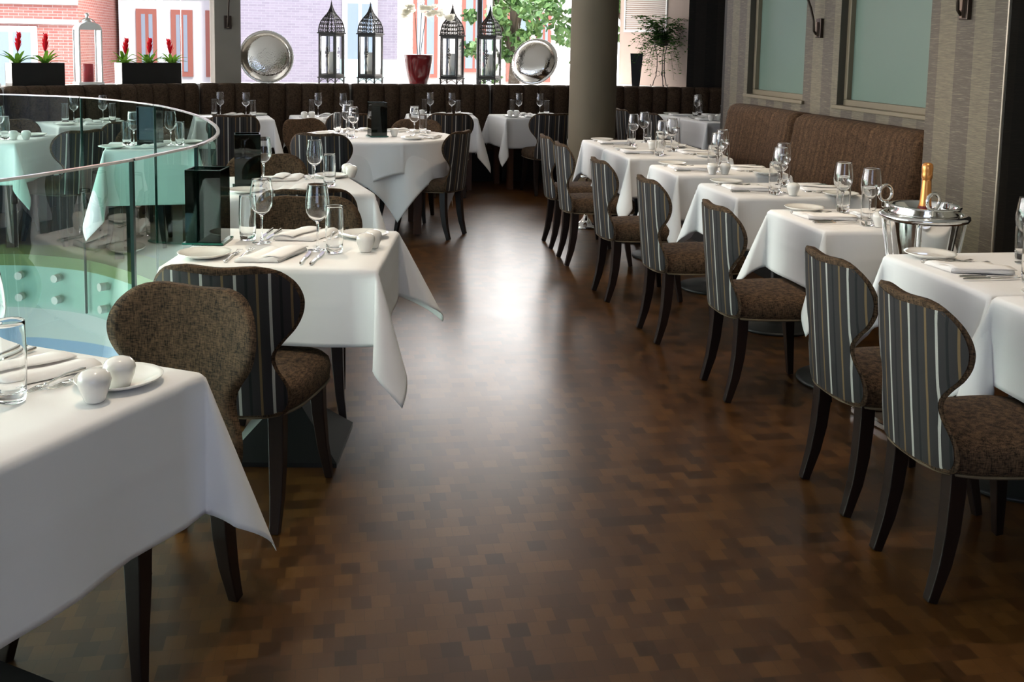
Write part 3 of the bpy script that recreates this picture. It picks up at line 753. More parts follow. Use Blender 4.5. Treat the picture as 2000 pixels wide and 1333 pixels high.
# ------------------------------------------------------------------ tableware prototypes
PROTO = {}
def mk_plate():
    root = obj('side_plate', lathe(BM(), [(0, .004), (.050, .004), (.058, .006), (.082, .013), (.0905, .0175), (.0915, .0165), (.089, .013), (.062, .002), (.055, 0), (0, 0)], 48), M_CHINA, None, smooth=True)
    return tag(root, 'x', 'plate', 'white side plates')
def mk_tumbler():
    r = [(0, 0), (.024, 0), (.0265, .001), (.0285, .005), (.0298, .02), (.0315, .06), (.0325, .10), (.0307, .158), (.0305, .1664), (.0302, .1678), (.0296, .1680), (.0291, .1672), (.0290, .158), (.0308, .10), (.0298, .06), (.0282, .035), (.0268, .026), (.022, .021), (0, .020)]
    o = obj('water_glass', fixn(lathe(BM(), r, 32)), M_GLASS, None, smooth=True); return tag(o, 'x', 'glass', 'straight water tumblers')
def mk_wine():
    root = thing('wine_glass', 'x', 'wine glass', group='stemmed wine glasses')
    bowl = [(0, .103), (.012, .106), (.028, .118), (.040, .137), (.0435, .160), (.0425, .175), (.041, .190), (.0378, .214), (.0348, .234), (.0344, .2372), (.0340, .2380), (.0336, .2374), (.0336, .234), (.0366, .214), (.0398, .190), (.0412, .175), (.0420, .160), (.0385, .138), (.027, .120), (.012, .109), (0, .107)]
    obj('bowl', fixn(lathe(BM(), bowl, 32)), M_GLASS, root, smooth=True)
    obj('stem', fixn(lathe(BM(), [(0, .006), (.006, .007), (.0038, .02), (.0034, .06), (.0042, .092), (.008, .1028), (0, .1028)], 16)), M_GLASS, root, smooth=True)
    obj('foot', fixn(lathe(BM(), [(0, 0), (.0335, 0), (.035, .0003), (.0352, .0010), (.0345, .0016), (.02, .0035), (.006, .0058), (0, .0058)], 32)), M_GLASS, root, smooth=True)
    return root
def mk_shaker():
    o = obj('salt_shaker', fixn(lathe(BM(), [(0, 0), (.019, 0), (.021, .003), (.024, .012), (.031, .032), (.0335, .044), (.031, .055), (.023, .0635), (.011, .067), (0, .0675)], 32)), M_CHINA, None, smooth=True)
    return tag(o, 'x', 'shaker', 'white china salt and pepper shakers')
def mk_fork():
    bm = BM()
    tube(bm, [(0, 0, .004), (0, .02, .005), (0, .07, .009), (0, .115, .005), (0, .13, .004)], [.0062, .0052, .0028, .0024, .004], 8)
    box(bm, (0, .138, .004), (.019, .018, .0018))
    for i in range(4): tube(bm, [(-.0081+i*.0054, .145, .004), (-.0081+i*.0054, .17, .002), (-.0078+i*.0052, .198, .006)], .0012, 5)
    o = obj('fork', fixn(bm), M_STEEL, None, smooth=True); return tag(o, 'x', 'fork', 'table forks')
def mk_knife():
    bm = BM()
    prof = [(0, .0045), (.01, .007), (.03, .0065), (.085, .0048), (.095, .0062), (.10, .0045)]
    tube(bm, [(0, y, .005) for y, r in prof], [r*.8 for y, r in prof], 8)
    prism(bm, [(-.005, .10), (.006, .10), (.0085, .15), (.0075, .19), (.002, .21), (-.005, .215)], .0035, .005)
    o = obj('knife', fixn(bm), M_STEEL, None); return tag(o, 'x', 'knife', 'table knives')
def mk_napkin():
    # folded linen lying in two leaves with a rolled near edge
    prof = [(-.075, .002), (-.07, .010), (-.05, .016), (-.02, .013), (.0, .009), (.02, .014), (.05, .020), (.068, .016), (.074, .007), (.066, .003)]
    bm = BM(); ys = lin(-.10, .10, 8)
    def f(j, y): 
        x, z = prof[j]; return (x+.035*(y/.1)*.9, y, z+.002*math.sin(y*40+x*30))
    V = grid(bm, f, list(range(len(prof))), ys)
    def g(j, y):
        x, z = prof[j]; return (x+.035*(y/.1)*.9, y, .0008)
    W_ = grid(bm, g, list(range(len(prof))), ys, True)
    for j in range(len(prof)-1):
        bm.faces.new((V[j][0], V[j+1][0], W_[j+1][0], W_[j][0])); bm.faces.new((V[j+1][-1], V[j][-1], W_[j][-1], W_[j+1][-1]))
    n = len(ys)
    for k in range(n-1):
        bm.faces.new((V[0][k+1], V[0][k], W_[0][k], W_[0][k+1])); bm.faces.new((V[-1][k], V[-1][k+1], W_[-1][k+1], W_[-1][k]))
    fixn(bm)
    # loose upper flap
    def h(j, y): 
        x = lin(.0, .078, 8)[j]; return (x+.035*(y/.1)*.9, y+.004, .017+.006*math.sin((x-.0)/.078*PI)+.002*math.sin(y*30))
    grid(bm, h, list(range(9)), ys)
    o = obj('napkin', bm, M_NAP, None, smooth=True); s_ = o.modifiers.new('t', 'SOLIDIFY'); s_.thickness = .0015
    return tag(o, 'x', 'napkin', 'folded white napkins')
def mk_vase():
    root = thing('glass_vase', 'x', 'vase', group='square black smoked glass vases'); w, t, h = .064, .006, .262
    bm = BM()
    for cx, cy, sx, sy in ((0, -w+t/2, 2*w, t), (0, w-t/2, 2*w, t), (-w+t/2, 0, t, 2*w-2*t), (w-t/2, 0, t, 2*w-2*t)): box(bm, (cx, cy, .008+h/2), (sx, sy, h))
    obj('body', bm, M_SMOKE, root)
    bm = box(BM(), (0, 0, .004), (.148, .148, .007)); obj('base_plate', bm, mat('green_edged_glass_plate', (.01, .10, .07), .08), root, bevel=.001)
    bm = BM()
    for cx, cy, sx, sy in ((0, -w+t/2, 2*w, t), (0, w-t/2, 2*w, t), (-w+t/2, 0, t, 2*w-2*t), (w-t/2, 0, t, 2*w-2*t)): box(bm, (cx, cy, .008+h+.001), (sx, sy, .002))
    obj('rim', bm, mat('dark_green_glass_edge', (.01, .03, .025), .2), root)
    return root
MK = dict(plate=mk_plate, tumbler=mk_tumbler, wine=mk_wine, shaker=mk_shaker, fork=mk_fork, knife=mk_knife, napkin=mk_napkin, vase=mk_vase)
DESC = dict(plate='white side plate', tumbler='clear water tumbler', wine='stemmed wine glass', shaker='white china shaker', fork='steel fork', knife='steel knife', napkin='folded white napkin', vase='square smoked glass vase')
def place(kind, x, y, rz, where, z=.7525, extra=''):
    lb = (extra+' ' if extra else '')+DESC[kind]+' '+where
    if kind not in PROTO:
        o = MK[kind](); PROTO[kind] = o; o.location = (x, y, z); o.rotation_euler = (0, 0, rz); o['label'] = lb; return o
    return dup(PROTO[kind], (x, y, z), rz, lb)
def local(T, lx, ly):
    x, y, rz = T[0], T[1], T[2]; c, s = math.cos(rz), math.sin(rz); return (x+lx*c-ly*s, y+lx*s+ly*c)
rj = random.Random(11)
def setting(key, side, who, cut=True, items='PFKNWT', push=0.0):
    T = TB[key]; W, D = T[3], T[4]
    ex, ey, fx, fy = {'s': (0, -D/2, 0, 1), 'n': (0, D/2, 0, -1), 'w': (-W/2, 0, 1, 0), 'e': (W/2, 0, -1, 0)}[side]
    rx, ry = fy, -fx
    def at(r, f):
        return local(T, ex+rx*r+fx*f, ey+ry*r+fy*f)
    hd = T[2]+math.atan2(-fx, fy)
    on = who+' '+T[8]
    j = lambda a: rj.uniform(-a, a)
    if 'P' in items: place('plate', *at(-.25+push+j(.008), .14+j(.012)), j(3), 'on '+on)
    if 'F' in items:
        place('fork', *at(-.155+push+j(.004), .045), hd+j(.05), 'on '+on, extra='outer'); place('fork', *at(-.118+push, .085), hd+j(.05), 'on '+on, extra='inner')
    if 'N' in items: place('napkin', *at(-.02+push+j(.008), .155+j(.01)), hd+j(.08), 'on '+on)
    if 'K' in items:
        place('knife', *at(.098, .028), hd+j(.05), 'on '+on, extra='inner'); place('knife', *at(.132, .022), hd+j(.05), 'on '+on, extra='outer')
    if 'W' in items: place('wine', *at(.115+j(.008), .285+j(.01)), j(3), 'on '+on)
    if 'T' in items: place('tumbler', *at(.175+j(.008), .245+j(.01)), j(3), 'on '+on)
for k in ('L1', 'L2'):
    setting(k, 's', 'the camera side of the'); setting(k, 'n', 'the window side of the')
setting('N', 'n', 'the brown chair side of the', items='PFNK')
place('tumbler', -.650, 2.165, 0, 'at the left edge of the nearest left table')
place('wine', -.735, 2.29, 0, 'at the left edge of the nearest left table')

for k in ('F', 'E', 'D', 'C', 'B', 'A1', 'A2'):
    setting(k, 'w', 'the aisle side of the', items=('PFKNWT' if k in 'FED' else 'PFKNWT')); setting(k, 'e', 'the bench side of the', items=('PFKNWT'))
for k in ('B0', 'B1', 'B2', 'B3'):
    setting(k, 's', 'the chair side of the', items='PKNWT'); setting(k, 'n', 'the bench side of the', items='PNWT')
for k in ('B4', 'B5'):
    setting(k, 'w', 'the aisle side of the', items='PNWT'); setting(k, 'e', 'the wall side of the', items='PNWT')
for k in ('G0', 'G1', 'G2'):
    setting(k, 's', 'the rail side of the', items='PNWT'); setting(k, 'n', 'the window side of the', items='PNWT')
# round table: four covers
TB['RO'] = (RX, RY, 0, 2*RR, 2*RR, 0, '', '', 'round table')
for ang, who in ((205, 'the front left of the'), (-28, 'the right of the'), (62, 'the back right of the'), (125, 'the back left of the')):
    a = D2(ang); TB['RT'] = (RX, RY, a+PI/2, .94, 1.12, 0, '', '', 'round table'); 
    T = TB['RT']; setting('RT', 's', who, items='PKNWT') if False else None
    hd = a+PI/2; f = Vector((-math.cos(a), -math.sin(a))); r = Vector((f.y, -f.x)); e = Vector((RX, RY))-f*(RR-.03)
    q = lambda rr, ff: tuple(e+r*rr+f*ff)
    h2 = math.atan2(-f.x, f.y); on = 'on '+who+' round table'
    place('plate', *q(-.20, .17), 0, on, .7565); place('napkin', *q(0, .13), h2, on, .7565); place('knife', *q(.12, .05), h2, on, .7565)
    place('fork', *q(-.10, .05), h2, on, .7565); place('wine', *q(.11, .29), 0, on, .7565); place('tumbler', *q(.17, .24), 0, on, .7565)
del TB['RT'], TB['RO']
# shakers and vases
for x, y, w in ((.105, 3.640, 'nearer of the pair on the second left table'), (.133, 3.708, 'farther of the pair on the second left table'),
                (-.485, 2.148, 'left of the pair on the nearest left table'), (-.452, 2.228, 'right of the pair on the nearest left table'),
                (2.285, 4.005, 'against the champagne bucket'), (2.37, 4.06, 'behind the one touching the champagne bucket'),
                (2.318, 4.925, 'alone at the near edge of the third right row table'),
                (2.212, 5.80, 'left of the pair on the fourth right row table'), (2.290, 5.80, 'right of the pair on the fourth right row table'),
                (2.300, 7.27, 'left of the pair on the joined far right tables'), (2.38, 7.30, 'right of the pair on the joined far right tables'),
                (.065, 5.78, 'farther of the pair on the third left table'), (.085, 5.70, 'nearer of the pair on the third left table'),
                (-.30, 10.17, 'left of the pair on the window table under the left lanterns'), (-.23, 10.19, 'right of the pair on the window table under the left lanterns'),
                (.80, 10.60, 'left of the pair under the red flowerpot'), (.875, 10.60, 'right of the pair under the red flowerpot'),
                (1.80, 10.62, 'left of the pair under the right silver tray'), (1.87, 10.63, 'right of the pair under the right silver tray'),
                (3.86, 10.22, 'left of the pair on the near dark corner table'), (3.94, 10.22, 'right of the pair on the near dark corner table'),
                (-2.28, 7.86, 'left of the pair seen through the glass'), (-2.20, 7.88, 'right of the pair seen through the glass')):
    place('shaker', x, y, 0, w)
place('shaker', .46, 8.20, 0, 'beside the vase on the round table', .7565)
place('vase', -.462, 3.868, D2(-9), 'on the second left table, against the glass rail')
place('vase', -.44, 5.33, D2(6), 'on the third left table at the rail tip')
place('vase', .325, 8.20, D2(12), 'at the middle of the round table', .7565)
place('vase', -1.27, 7.45, D2(-20), 'seen through the green glass rail')

# ------------------------------------------------------------------ champagne bucket and stand
BX, BY = 2.30, 3.70
t = thing('wine_bucket_stand', 'chrome bucket stand on a square foot between the right row tables', 'stand', (BX, BY, 0), D2(8))
bm = BM()
for (x0, y0, x1, y1) in ((-.16, -.16, .16, -.16), (.16, -.16, .16, .16), (.16, .16, -.16, .16), (-.16, .16, -.16, -.16)): tube(bm, [(x0, y0, .015), (x1, y1, .015)], .0125, square=True)
obj('base_frame', bm, M_CHROME, t, bevel=.003)
for sx in (-1, 1):
    for sy in (-1, 1):
        bm = BM(); tube(bm, [(sx*.15, sy*.15, .02), (sx*.06, sy*.06, .30), (sx*.07, sy*.07, .46), (sx*.108, sy*.108, .845)], .008, 10); obj('leg', bm, M_CHROME, t, smooth=True)
bm = fixn(lathe(BM(), [(.138, .838), (.150, .834), (.166, .838), (.172, .848), (.170, .858), (.155, .864), (.140, .862)], 48, closed=True)); obj('ring', bm, M_CHROME, t, smooth=True)
def ring_handle(parent, c, ang, r=.032):
    bm = BM(); pts = []
    for i in range(24):
        a = 2*PI*i/24; pts.append((c[0]+math.cos(ang)*r*math.cos(a), c[1]+math.sin(ang)*r*math.cos(a), c[2]+r*math.sin(a)))
    tube(bm, pts, .0068, 8, closed=True); obj('ring_handle', bm, M_CHROME, parent, smooth=True)
    bm = box(BM(), (c[0], c[1], c[2]-r-.012), (.022, .022, .03)); obj('lug', bm, M_CHROME, parent, bevel=.005)
ring_handle(t, (-.128, .075, .935), .1); 
b = thing('champagne_bucket', 'polished chrome champagne bucket with ring handles on its stand', 'bucket', (BX, BY, 0), D2(8))
prof = [(0, .56), (.088, .56), (.094, .57), (.132, .845), (.133, .885), (.137, .888), (.138, .893), (.128, .896), (.121, .888), (.118, .845), (.084, .585), (0, .58)]
obj('body', fixn(lathe(BM(), prof, 56)), M_CHROME, b, smooth=True)
ring_handle(b, (-.055, -.112, .925), .15)
bm = box(BM(), (.128, .02, .885), (.03, .03, .03)); obj('lug', bm, M_CHROME, b, bevel=.006)
bt = thing('champagne_bottle', 'champagne bottle with orange foil neck standing in the bucket', 'bottle', (BX+.008, BY+.01, .605), 0)
obj('body', fixn(lathe(BM(), [(0, 0), (.042, 0), (.044, .01), (.044, .15), (.038, .20), (.0255, .25), (.0245, .262)], 32)), mat('green_bottle_glass', (.01, .03, .015), .08), bt, smooth=True)
obj('foil', fixn(lathe(BM(), [(.0262, .250), (.0258, .262), (.0215, .31), (.0178, .385), (.0176, .392), (.0205, .396), (.0212, .41), (.0203, .418), (.0212, .425), (.0215, .440), (.019, .452), (.009, .457), (0, .456)], 32)), mat('orange_gold_foil', (.75, .33, .10), .3, .75), bt, smooth=True)
obj('neck_label', fixn(lathe(BM(), [(.0264, .262), (.0245, .285)], 32)), mat('dark_red_neck_label', (.16, .01, .01), .4), bt, smooth=True)
# low chrome stand foot seen beneath the far chairs
t = thing('pedestal_stand', 'chrome trumpet-footed stand beneath the far right row chairs', 'stand', (2.05, 8.24, 0), 0)
obj('foot', fixn(lathe(BM(), [(0, 0), (.12, 0), (.12, .012), (.075, .025), (.04, .06), (.02, .09), (.013, .11), (0, .11)], 32)), M_CHROME, t, smooth=True)
obj('pole', fixn(lathe(BM(), [(0, .11), (.012, .11), (.012, .42), (0, .42)], 16)), M_CHROME, t, smooth=True)
obj('tray', fixn(lathe(BM(), [(0, .42), (.09, .42), (.095, .435), (0, .43)], 32)), M_CHROME, t, smooth=True)

# ------------------------------------------------------------------ lanterns and candles on the sill
def lantern(x, y, rz, label):
    t = thing('lantern', label, 'lantern', (x, y, 1.036), rz, 'ornate dark metal lanterns on the window sill'); w = .106
    bm = BM()
    for sx in (-1, 1):
        for sy in (-1, 1): box(bm, (sx*(w-.006), sy*(w-.006), .03), (.014, .014, .06))
    for k in range(4):
        a = k*PI/2; pts = []
        for i in range(13):
            u = -1+i/6; z = .018+.042*math.sqrt(max(0, 1-abs(u)**2.2)) if abs(u) < .75 else .018+.042*.6*(1-abs(u))/.25*.6
            px, py = u*(w-.01), -(w-.004); pts.append((px*math.cos(a)-py*math.sin(a), px*math.sin(a)+py*math.cos(a), .012+.045*(1-u*u)))
        tube(bm, pts, .004, 5)
    obj('feet', bm, M_PEWTER, t)
    bm = box(BM(), (0, 0, .067), (2*w+.02, 2*w+.02, .014)); box(bm, (0, 0, .086), (2*w, 2*w, .024)); obj('base', bm, M_PEWTER, t, bevel=.003)
    for sx in (-1, 1):
        for sy in (-1, 1): bm = box(BM(), (sx*(w-.01), sy*(w-.01), .315), (.018, .018, .434)); obj('post', bm, M_PEWTER, t)
    bm = box(BM(), (0, 0, .541), (2*w, 2*w, .020)); box(bm, (0, 0, .557), (2*w+.026, 2*w+.026, .014)); obj('roof_plate', bm, M_PEWTER, t, bevel=.003)
    for k in range(4):
        a = k*PI/2; bm = BM(); c = (w-.008); dx, dy = c*math.sin(a), -c*math.cos(a)
        box(bm, (dx, dy, .315), (2*w-.04, .002, .43), a); g = obj('glass_side', bm, M_PANE, t)
        bm = BM()
        for s_ in (-1, 1): box(bm, (dx+math.cos(a)*s_*(w-.028), dy+math.sin(a)*s_*(w-.028), .315), (.008, .008, .43), a)
        box(bm, (dx, dy, .104), (2*w-.05, .008, .008), a); box(bm, (dx, dy, .526), (2*w-.05, .008, .008), a); obj('door_frame', bm, M_PEWTER, t)
    # fleur ornament on the front and left side
    for a in (0, -PI/2):
        bm = BM(); c = w+.002
        def P_(u, v): return (u*math.cos(a)+c*math.sin(a), u*math.sin(a)-c*math.cos(a), v)
        tube(bm, [P_(0, .42), P_(0, .24)], .003, 6)
        for s_ in (-1, 1):
            tube(bm, [P_(0, .33), P_(s_*.018, .36), P_(s_*.022, .335), P_(s_*.008, .325)], .005, 6); tube(bm, [P_(0, .37), P_(s_*.012, .385), P_(0, .405)], .005, 6)
            tube(bm, [P_(0, .27), P_(s_*.012, .22), P_(s_*.035, .13)], .0018, 5); tube(bm, [P_(0, .29), P_(s_*.014, .30), P_(0, .315)], .005, 6)
        obj('ornament', bm, M_PEWTER, t)
    # ogee lattice roof
    prof = [(1.0, .565), (.99, .60), (.93, .645), (.80, .69), (.58, .73), (.36, .765), (.20, .80), (.10, .835), (.05, .86)]
    bm = BM()
    def S(u, k, z):   # point on square ring of half size k*w
        s4 = u % 4; i = int(s4); f = s4-i; h = k*w*.98; rr = [(-h, -h), (h, -h), (h, h), (-h, h), (-h, -h)]
        a, b = rr[i], rr[i+1]; return (a[0]+(b[0]-a[0])*f, a[1]+(b[1]-a[1])*f, z)
    for j in range(16): tube(bm, [S(j/4, k, z) for k, z in prof], .007 if j % 4 == 0 else .004, 5)
    for k, z in prof[::1]:
        tube(bm, [S(i/4, k, z) for i in range(16)], .0042, 5, closed=True)
    for j in range(16):     # diagonal tracery
        for (k0, z0), (k1, z1) in zip(prof[:5], prof[1:6]):
            tube(bm, [S(j/4, k0, z0), S(j/4+.125, (k0+k1)/2, (z0+z1)/2+.004), S(j/4+.25, k0, z0)], .0036, 4)
    obj('roof', bm, M_PEWTER, t)
    obj('finial', fixn(lathe(BM(), [(0, .855), (.008, .855), (.012, .868), (.006, .878), (.010, .888), (.004, .898), (.003, .912), (0, .918)], 16)), M_PEWTER, t, smooth=True)
    cd = thing('pillar_candle', 'ivory pillar candle inside the '+label.split(' on ')[0].replace('ornate dark ', ''), 'candle', (x, y, 1.036), 0, 'ivory candles in the lanterns')
    obj('wax', fixn(lathe(BM(), [(0, .099), (.040, .099), (.040, .345), (.036, .350), (.03, .346), (0, .343)], 32)), mat('ivory_wax', (.80, .74, .58), .5), cd, smooth=True)
    obj('wick', tube(BM(), [(0, 0, .342), (.002, 0, .358)], .0015, 5), M_BLK, cd)
lantern(-.045, 11.68, D2(-28), 'ornate dark lantern leftmost of the four on the sill')
lantern(.385, 11.74, D2(-28), 'ornate dark lantern just left of the white orchid on the sill')
lantern(1.32, 11.84, D2(-28), 'ornate dark lantern just right of the red flowerpot on the sill')
lantern(1.765, 11.90, D2(-28), 'ornate dark lantern in front of the dark window post')
M_SILVER = mat('bright_silver_paint', (.85, .85, .83), .25, .3)
def white_lantern(x, y, rz, label):
    t = thing('lantern', label, 'lantern', (x, y, 1.036), rz, 'pale round-topped lanterns'); w, d, h = .11, .09, .50
    bm = box(BM(), (0, 0, .015), (2*w+.02, 2*d+.02, .03)); obj('base', bm, M_SILVER, t, bevel=.004)
    bm = BM()
    for sx in (-1, 1):
        for sy in (-1, 1): box(bm, (sx*(w-.007), sy*(d-.007), .03+h/2), (.014, .014, h))
    obj('frame', bm, M_SILVER, t)
    bm = BM()
    for sy in (-1, 1): box(bm, (0, sy*(d-.007), .03+h/2), (2*w-.03, .002, h-.01))
    for sx in (-1, 1): box(bm, (sx*(w-.007), 0, .03+h/2), (.002, 2*d-.03, h-.01))
    obj('glass', bm, M_PANE, t)
    bm = BM()
    grid(bm, lambda i, y: (-w*math.cos(PI*i/12), y, .03+h+.075*math.sin(PI*i/12)), list(range(13)), [-d, d])
    for y in (-d, d): poly(bm, [(-w*math.cos(PI*i/12), y, .03+h+.075*math.sin(PI*i/12)) for i in range(13)])
    bmesh.ops.remove_doubles(bm, verts=bm.verts[:], dist=1e-4); obj('hood', fixn(bm), M_SILVER, t)
    obj('cap', fixn(lathe(BM(), [(0, h+.10), (.045, h+.10), (.040, h+.125), (.018, h+.135), (.012, h+.16), (.022, h+.175), (.016, h+.19), (0, h+.192)], 24)), M_CHROME, t, smooth=True)
    bm = BM(); tube(bm, [(.075*math.cos(PI*i/16), -.01, h+.10+.06*math.sin(PI*i/16)-.02) for i in range(17)], .004, 6); obj('handle', bm, M_CHROME, t)
white_lantern(-2.36, 10.55, D2(30), 'pale silver lantern between the two black planters')
o = tag(obj('pillar_candle', fixn(lathe(BM(), [(0, 0), (.05, 0), (.05, .17), (.044, .174), (0, .168)], 24)), mat('dark_red_wax', (.35, .02, .03), .4), None, smooth=True), 'dark red candle inside the pale silver lantern', 'candle'); o.location = (-2.36, 10.55, 1.067)
white_lantern(-3.13, 9.98, D2(30), 'pale silver lantern cut off at the left edge of the sill')

# ------------------------------------------------------------------ silver trays
def tray(x, y, z, rx, rz, R_, deep, label):
    bm = lathe(BM(), [(R_, 0), (R_*.93, -.004), (R_*.86, .012), (R_*.80, deep*.7), (R_*.66, deep), (R_*.30, deep*1.04), (0, deep), (0, deep+.003), (R_*.30, deep*1.04+.003), (R_*.67, deep+.003), (R_*.815, deep*.7+.002), (R_*.87, .016), (R_*.93, 0), (R_, .004)], 72, closed=False)
    o = thing('silver_tray', label, 'tray', (x, y, z), 0, 'round silver trays leaning on the window')
    b_ = obj('dish', fixn(bm), M_HAMM, o, smooth=True); b_.rotation_euler = (rx, 0, rz)
    bm = BM(); n = 66
    for i in range(n):
        a = 2*PI*i/n; bmesh.ops.create_icosphere(bm, subdivisions=1, radius=R_*.026, matrix=Matrix.Translation((R_*.992*math.cos(a), R_*.992*math.sin(a), -.002)))
    r_ = obj('beaded_rim', bm, M_CHROME, o, smooth=True); r_.rotation_euler = (rx, 0, rz)
tray(-.735, 11.46, 1.036+.285, D2(82), D2(8), .288, .07, 'large hammered silver tray leaning right of the square pier')
tray(2.30, 11.93, 1.036+.275, D2(70), D2(-32), .285, .10, 'deep silver tray leaning left of the round column')

# ------------------------------------------------------------------ plants
M_LEAF = m_thin('bromeliad_leaf', (.08, .22, .02), .45, (.20, .40, .05)); M_RED = m_thin('red_bract', (.72, .03, .04), .4, (.55, .01, .03))
M_IVY = m_thin('ivy_leaf', (.025, .075, .015), .3, (.08, .17, .04)); M_STEM = mat('green_stem', (.06, .10, .035), .6)
def blade(bm, base, az, L, w, lift, droop, n=7, curl=.3):
    d = Vector((math.cos(az), math.sin(az), 0)); s = Vector((-d.y, d.x, 0)); prev = None
    for i in range(n+1):
        t_ = i/n; c = Vector(base)+d*(L*(math.cos(lift)*t_))+Vector((0, 0, L*(math.sin(lift)*t_-droop*t_*t_)))
        ww = w*(.6+.8*t_)*(1-t_)**.6+.0005; a = c-s*ww+Vector((0, 0, curl*ww)); b = c+s*ww+Vector((0, 0, curl*ww)); cur = [bm.verts.new(a), bm.verts.new(c), bm.verts.new(b)]
        if prev:
            for k in (0, 1): bm.faces.new((prev[k], prev[k+1], cur[k+1], cur[k]))
        prev = cur
def bromeliad(x, y, z, h, label, seed):
    rd = random.Random(seed); t = thing('bromeliad', label, 'plant', (x, y, z), 0, 'red bromeliads in black planters')
    bm = BM()
    for i in range(16):
        az = i*2.4+rd.uniform(-.2, .2); blade(bm, (0, 0, 0), az, rd.uniform(.19, .28), rd.uniform(.020, .030), rd.uniform(.6, 1.2), rd.uniform(.25, .6))
    o = obj('leaves', bm, M_LEAF, t, smooth=True)
    bm = BM(); tilt = rd.uniform(-.05, .05)
    tube(bm, [(0, 0, 0), (tilt*.4, 0, h*.45)], .005, 6); obj('stem', bm, M_STEM, t)
    bm = BM()
    for i in range(22):
        f = i/22; z0 = h*(.36+.45*f); blade(bm, (tilt*(.4+f*.6), 0, z0), i*2.4, .10*(1-.45*f), .016, 1.15, .05, 4, .5)
    obj('flower_spike', bm, M_RED, t, smooth=True)
def planter(cx, cy, L, label):
    rz = math.atan2(11.11-9.80, -1.42+2.94); t = thing('planter', label, 'planter', (cx, cy, 1.036), rz, 'black trough planters')
    bm = BM(); h, d, k = .215, .13, .008
    for c, s_ in (((0, -d/2+k/2, h/2), (L, k, h)), ((0, d/2-k/2, h/2), (L, k, h)), ((-L/2+k/2, 0, h/2), (k, d-2*k, h)), ((L/2-k/2, 0, h/2), (k, d-2*k, h))): box(bm, c, s_)
    obj('trough', bm, mat('black_planter', (.004, .004, .004), .5), t)
    bm = box(BM(), (-L/2-.003, 0, h/2), (.005, d, h)); obj('end_plate', bm, M_CHROME, t)
    bm = box(BM(), (0, 0, h-.03), (L-.02, d-.02, .01)); obj('soil', bm, mat('soil', (.02, .013, .008), .95), t)
    return Vector((math.cos(rz), math.sin(rz)))
d_ = planter(-2.735, 10.16, .49, 'black trough planter with two red bromeliads at far left'); z_ = 1.036+.19
bromeliad(-2.735-.17*d_.x, 10.16-.17*d_.y, z_, .34, 'red bromeliad on the left in the far left planter', 1)
bromeliad(-2.735+.09*d_.x, 10.16+.09*d_.y, z_, .33, 'red bromeliad on the right in the far left planter', 2)
planter(-1.86, 10.92, .66, 'longer black trough planter with three red bromeliads')
for k, (s_, h_, w_) in enumerate(((-.27, .29, 'left'), (-.0, .30, 'middle'), (.26, .29, 'right'))):
    bromeliad(-1.86+s_*d_.x, 10.92+s_*d_.y, z_, h_, w_+' one of the three red bromeliads in the longer planter', 5+k)
# orchid
t = thing('flowerpot', 'glossy dark red ceramic pot between the lantern pairs', 'pot', (.925, 11.72, 1.036), 0)
obj('pot', fixn(lathe(BM(), [(0, 0), (.098, 0), (.105, .008), (.125, .09), (.145, .20), (.155, .27), (.160, .325), (.166, .332), (.160, .338), (.148, .325), (.140, .25), (.09, .02), (0, .02)], 48)), mat('red_glazed_ceramic', (.22, .012, .015), .12, coat=1), t, smooth=True)
obj('bark', fixn(lathe(BM(), [(0, .30), (.145, .295)], 32)), mat('bark_mulch', (.10, .06, .03), .9), t)
t = thing('orchid', 'white moth orchid growing from the dark red pot', 'plant', (.925, 11.72, 1.336), 0)
bm = BM()
for az, L in ((.3, .17), (2.8, .16), (1.6, .13), (4.2, .12), (5.5, .14)): blade(bm, (0, 0, 0), az, L, .026, .45, .45, 8, .3)
obj('leaves', bm, M_LEAF, t, smooth=True)
rd = random.Random(3); heads = []
for k, (dx, tp) in enumerate(((-.03, .60), (.02, .62), (.05, .55))):
    bm = BM(); pts = [(dx*.3, 0, 0), (dx, 0, tp*.5), (dx*1.6, .0, tp*.85), (dx*1.2+.06*(k-.7), -.01, tp), (dx+.16*(k-.6), -.03, tp-.05), (dx+.21*(k-.6), -.04, tp-.13)]
    tube(bm, pts, .0035, 6); obj('stem', bm, M_STEM, t, smooth=True); heads.append(pts)
M_PETAL = m_thin('white_petal', (.86, .84, .74), .55)
for i in range(34):
    k = i % 3; f = rd.uniform(0, 1); a = heads[k][3]; b_ = heads[k][5]; c = Vector(a).lerp(Vector(b_), f)+Vector((rd.uniform(-.045, .045), rd.uniform(-.03, .0), rd.uniform(-.04, .04)))
    bm = BM()
    for j in range(5):
        an = 2*PI*j/5+PI/2; R1 = .044 if j in (1, 4) else .028; q = []
        for m_ in range(8):
            th = 2*PI*m_/8; rr = R1*.5; q.append((c.x+math.cos(an)*R1*.55+rr*math.cos(th)*.9, c.y-.004*math.cos(th), c.z+math.sin(an)*R1*.55+rr*math.sin(th)*.9))
        poly(bm, q)
    obj('flower', bm, M_PETAL, t)
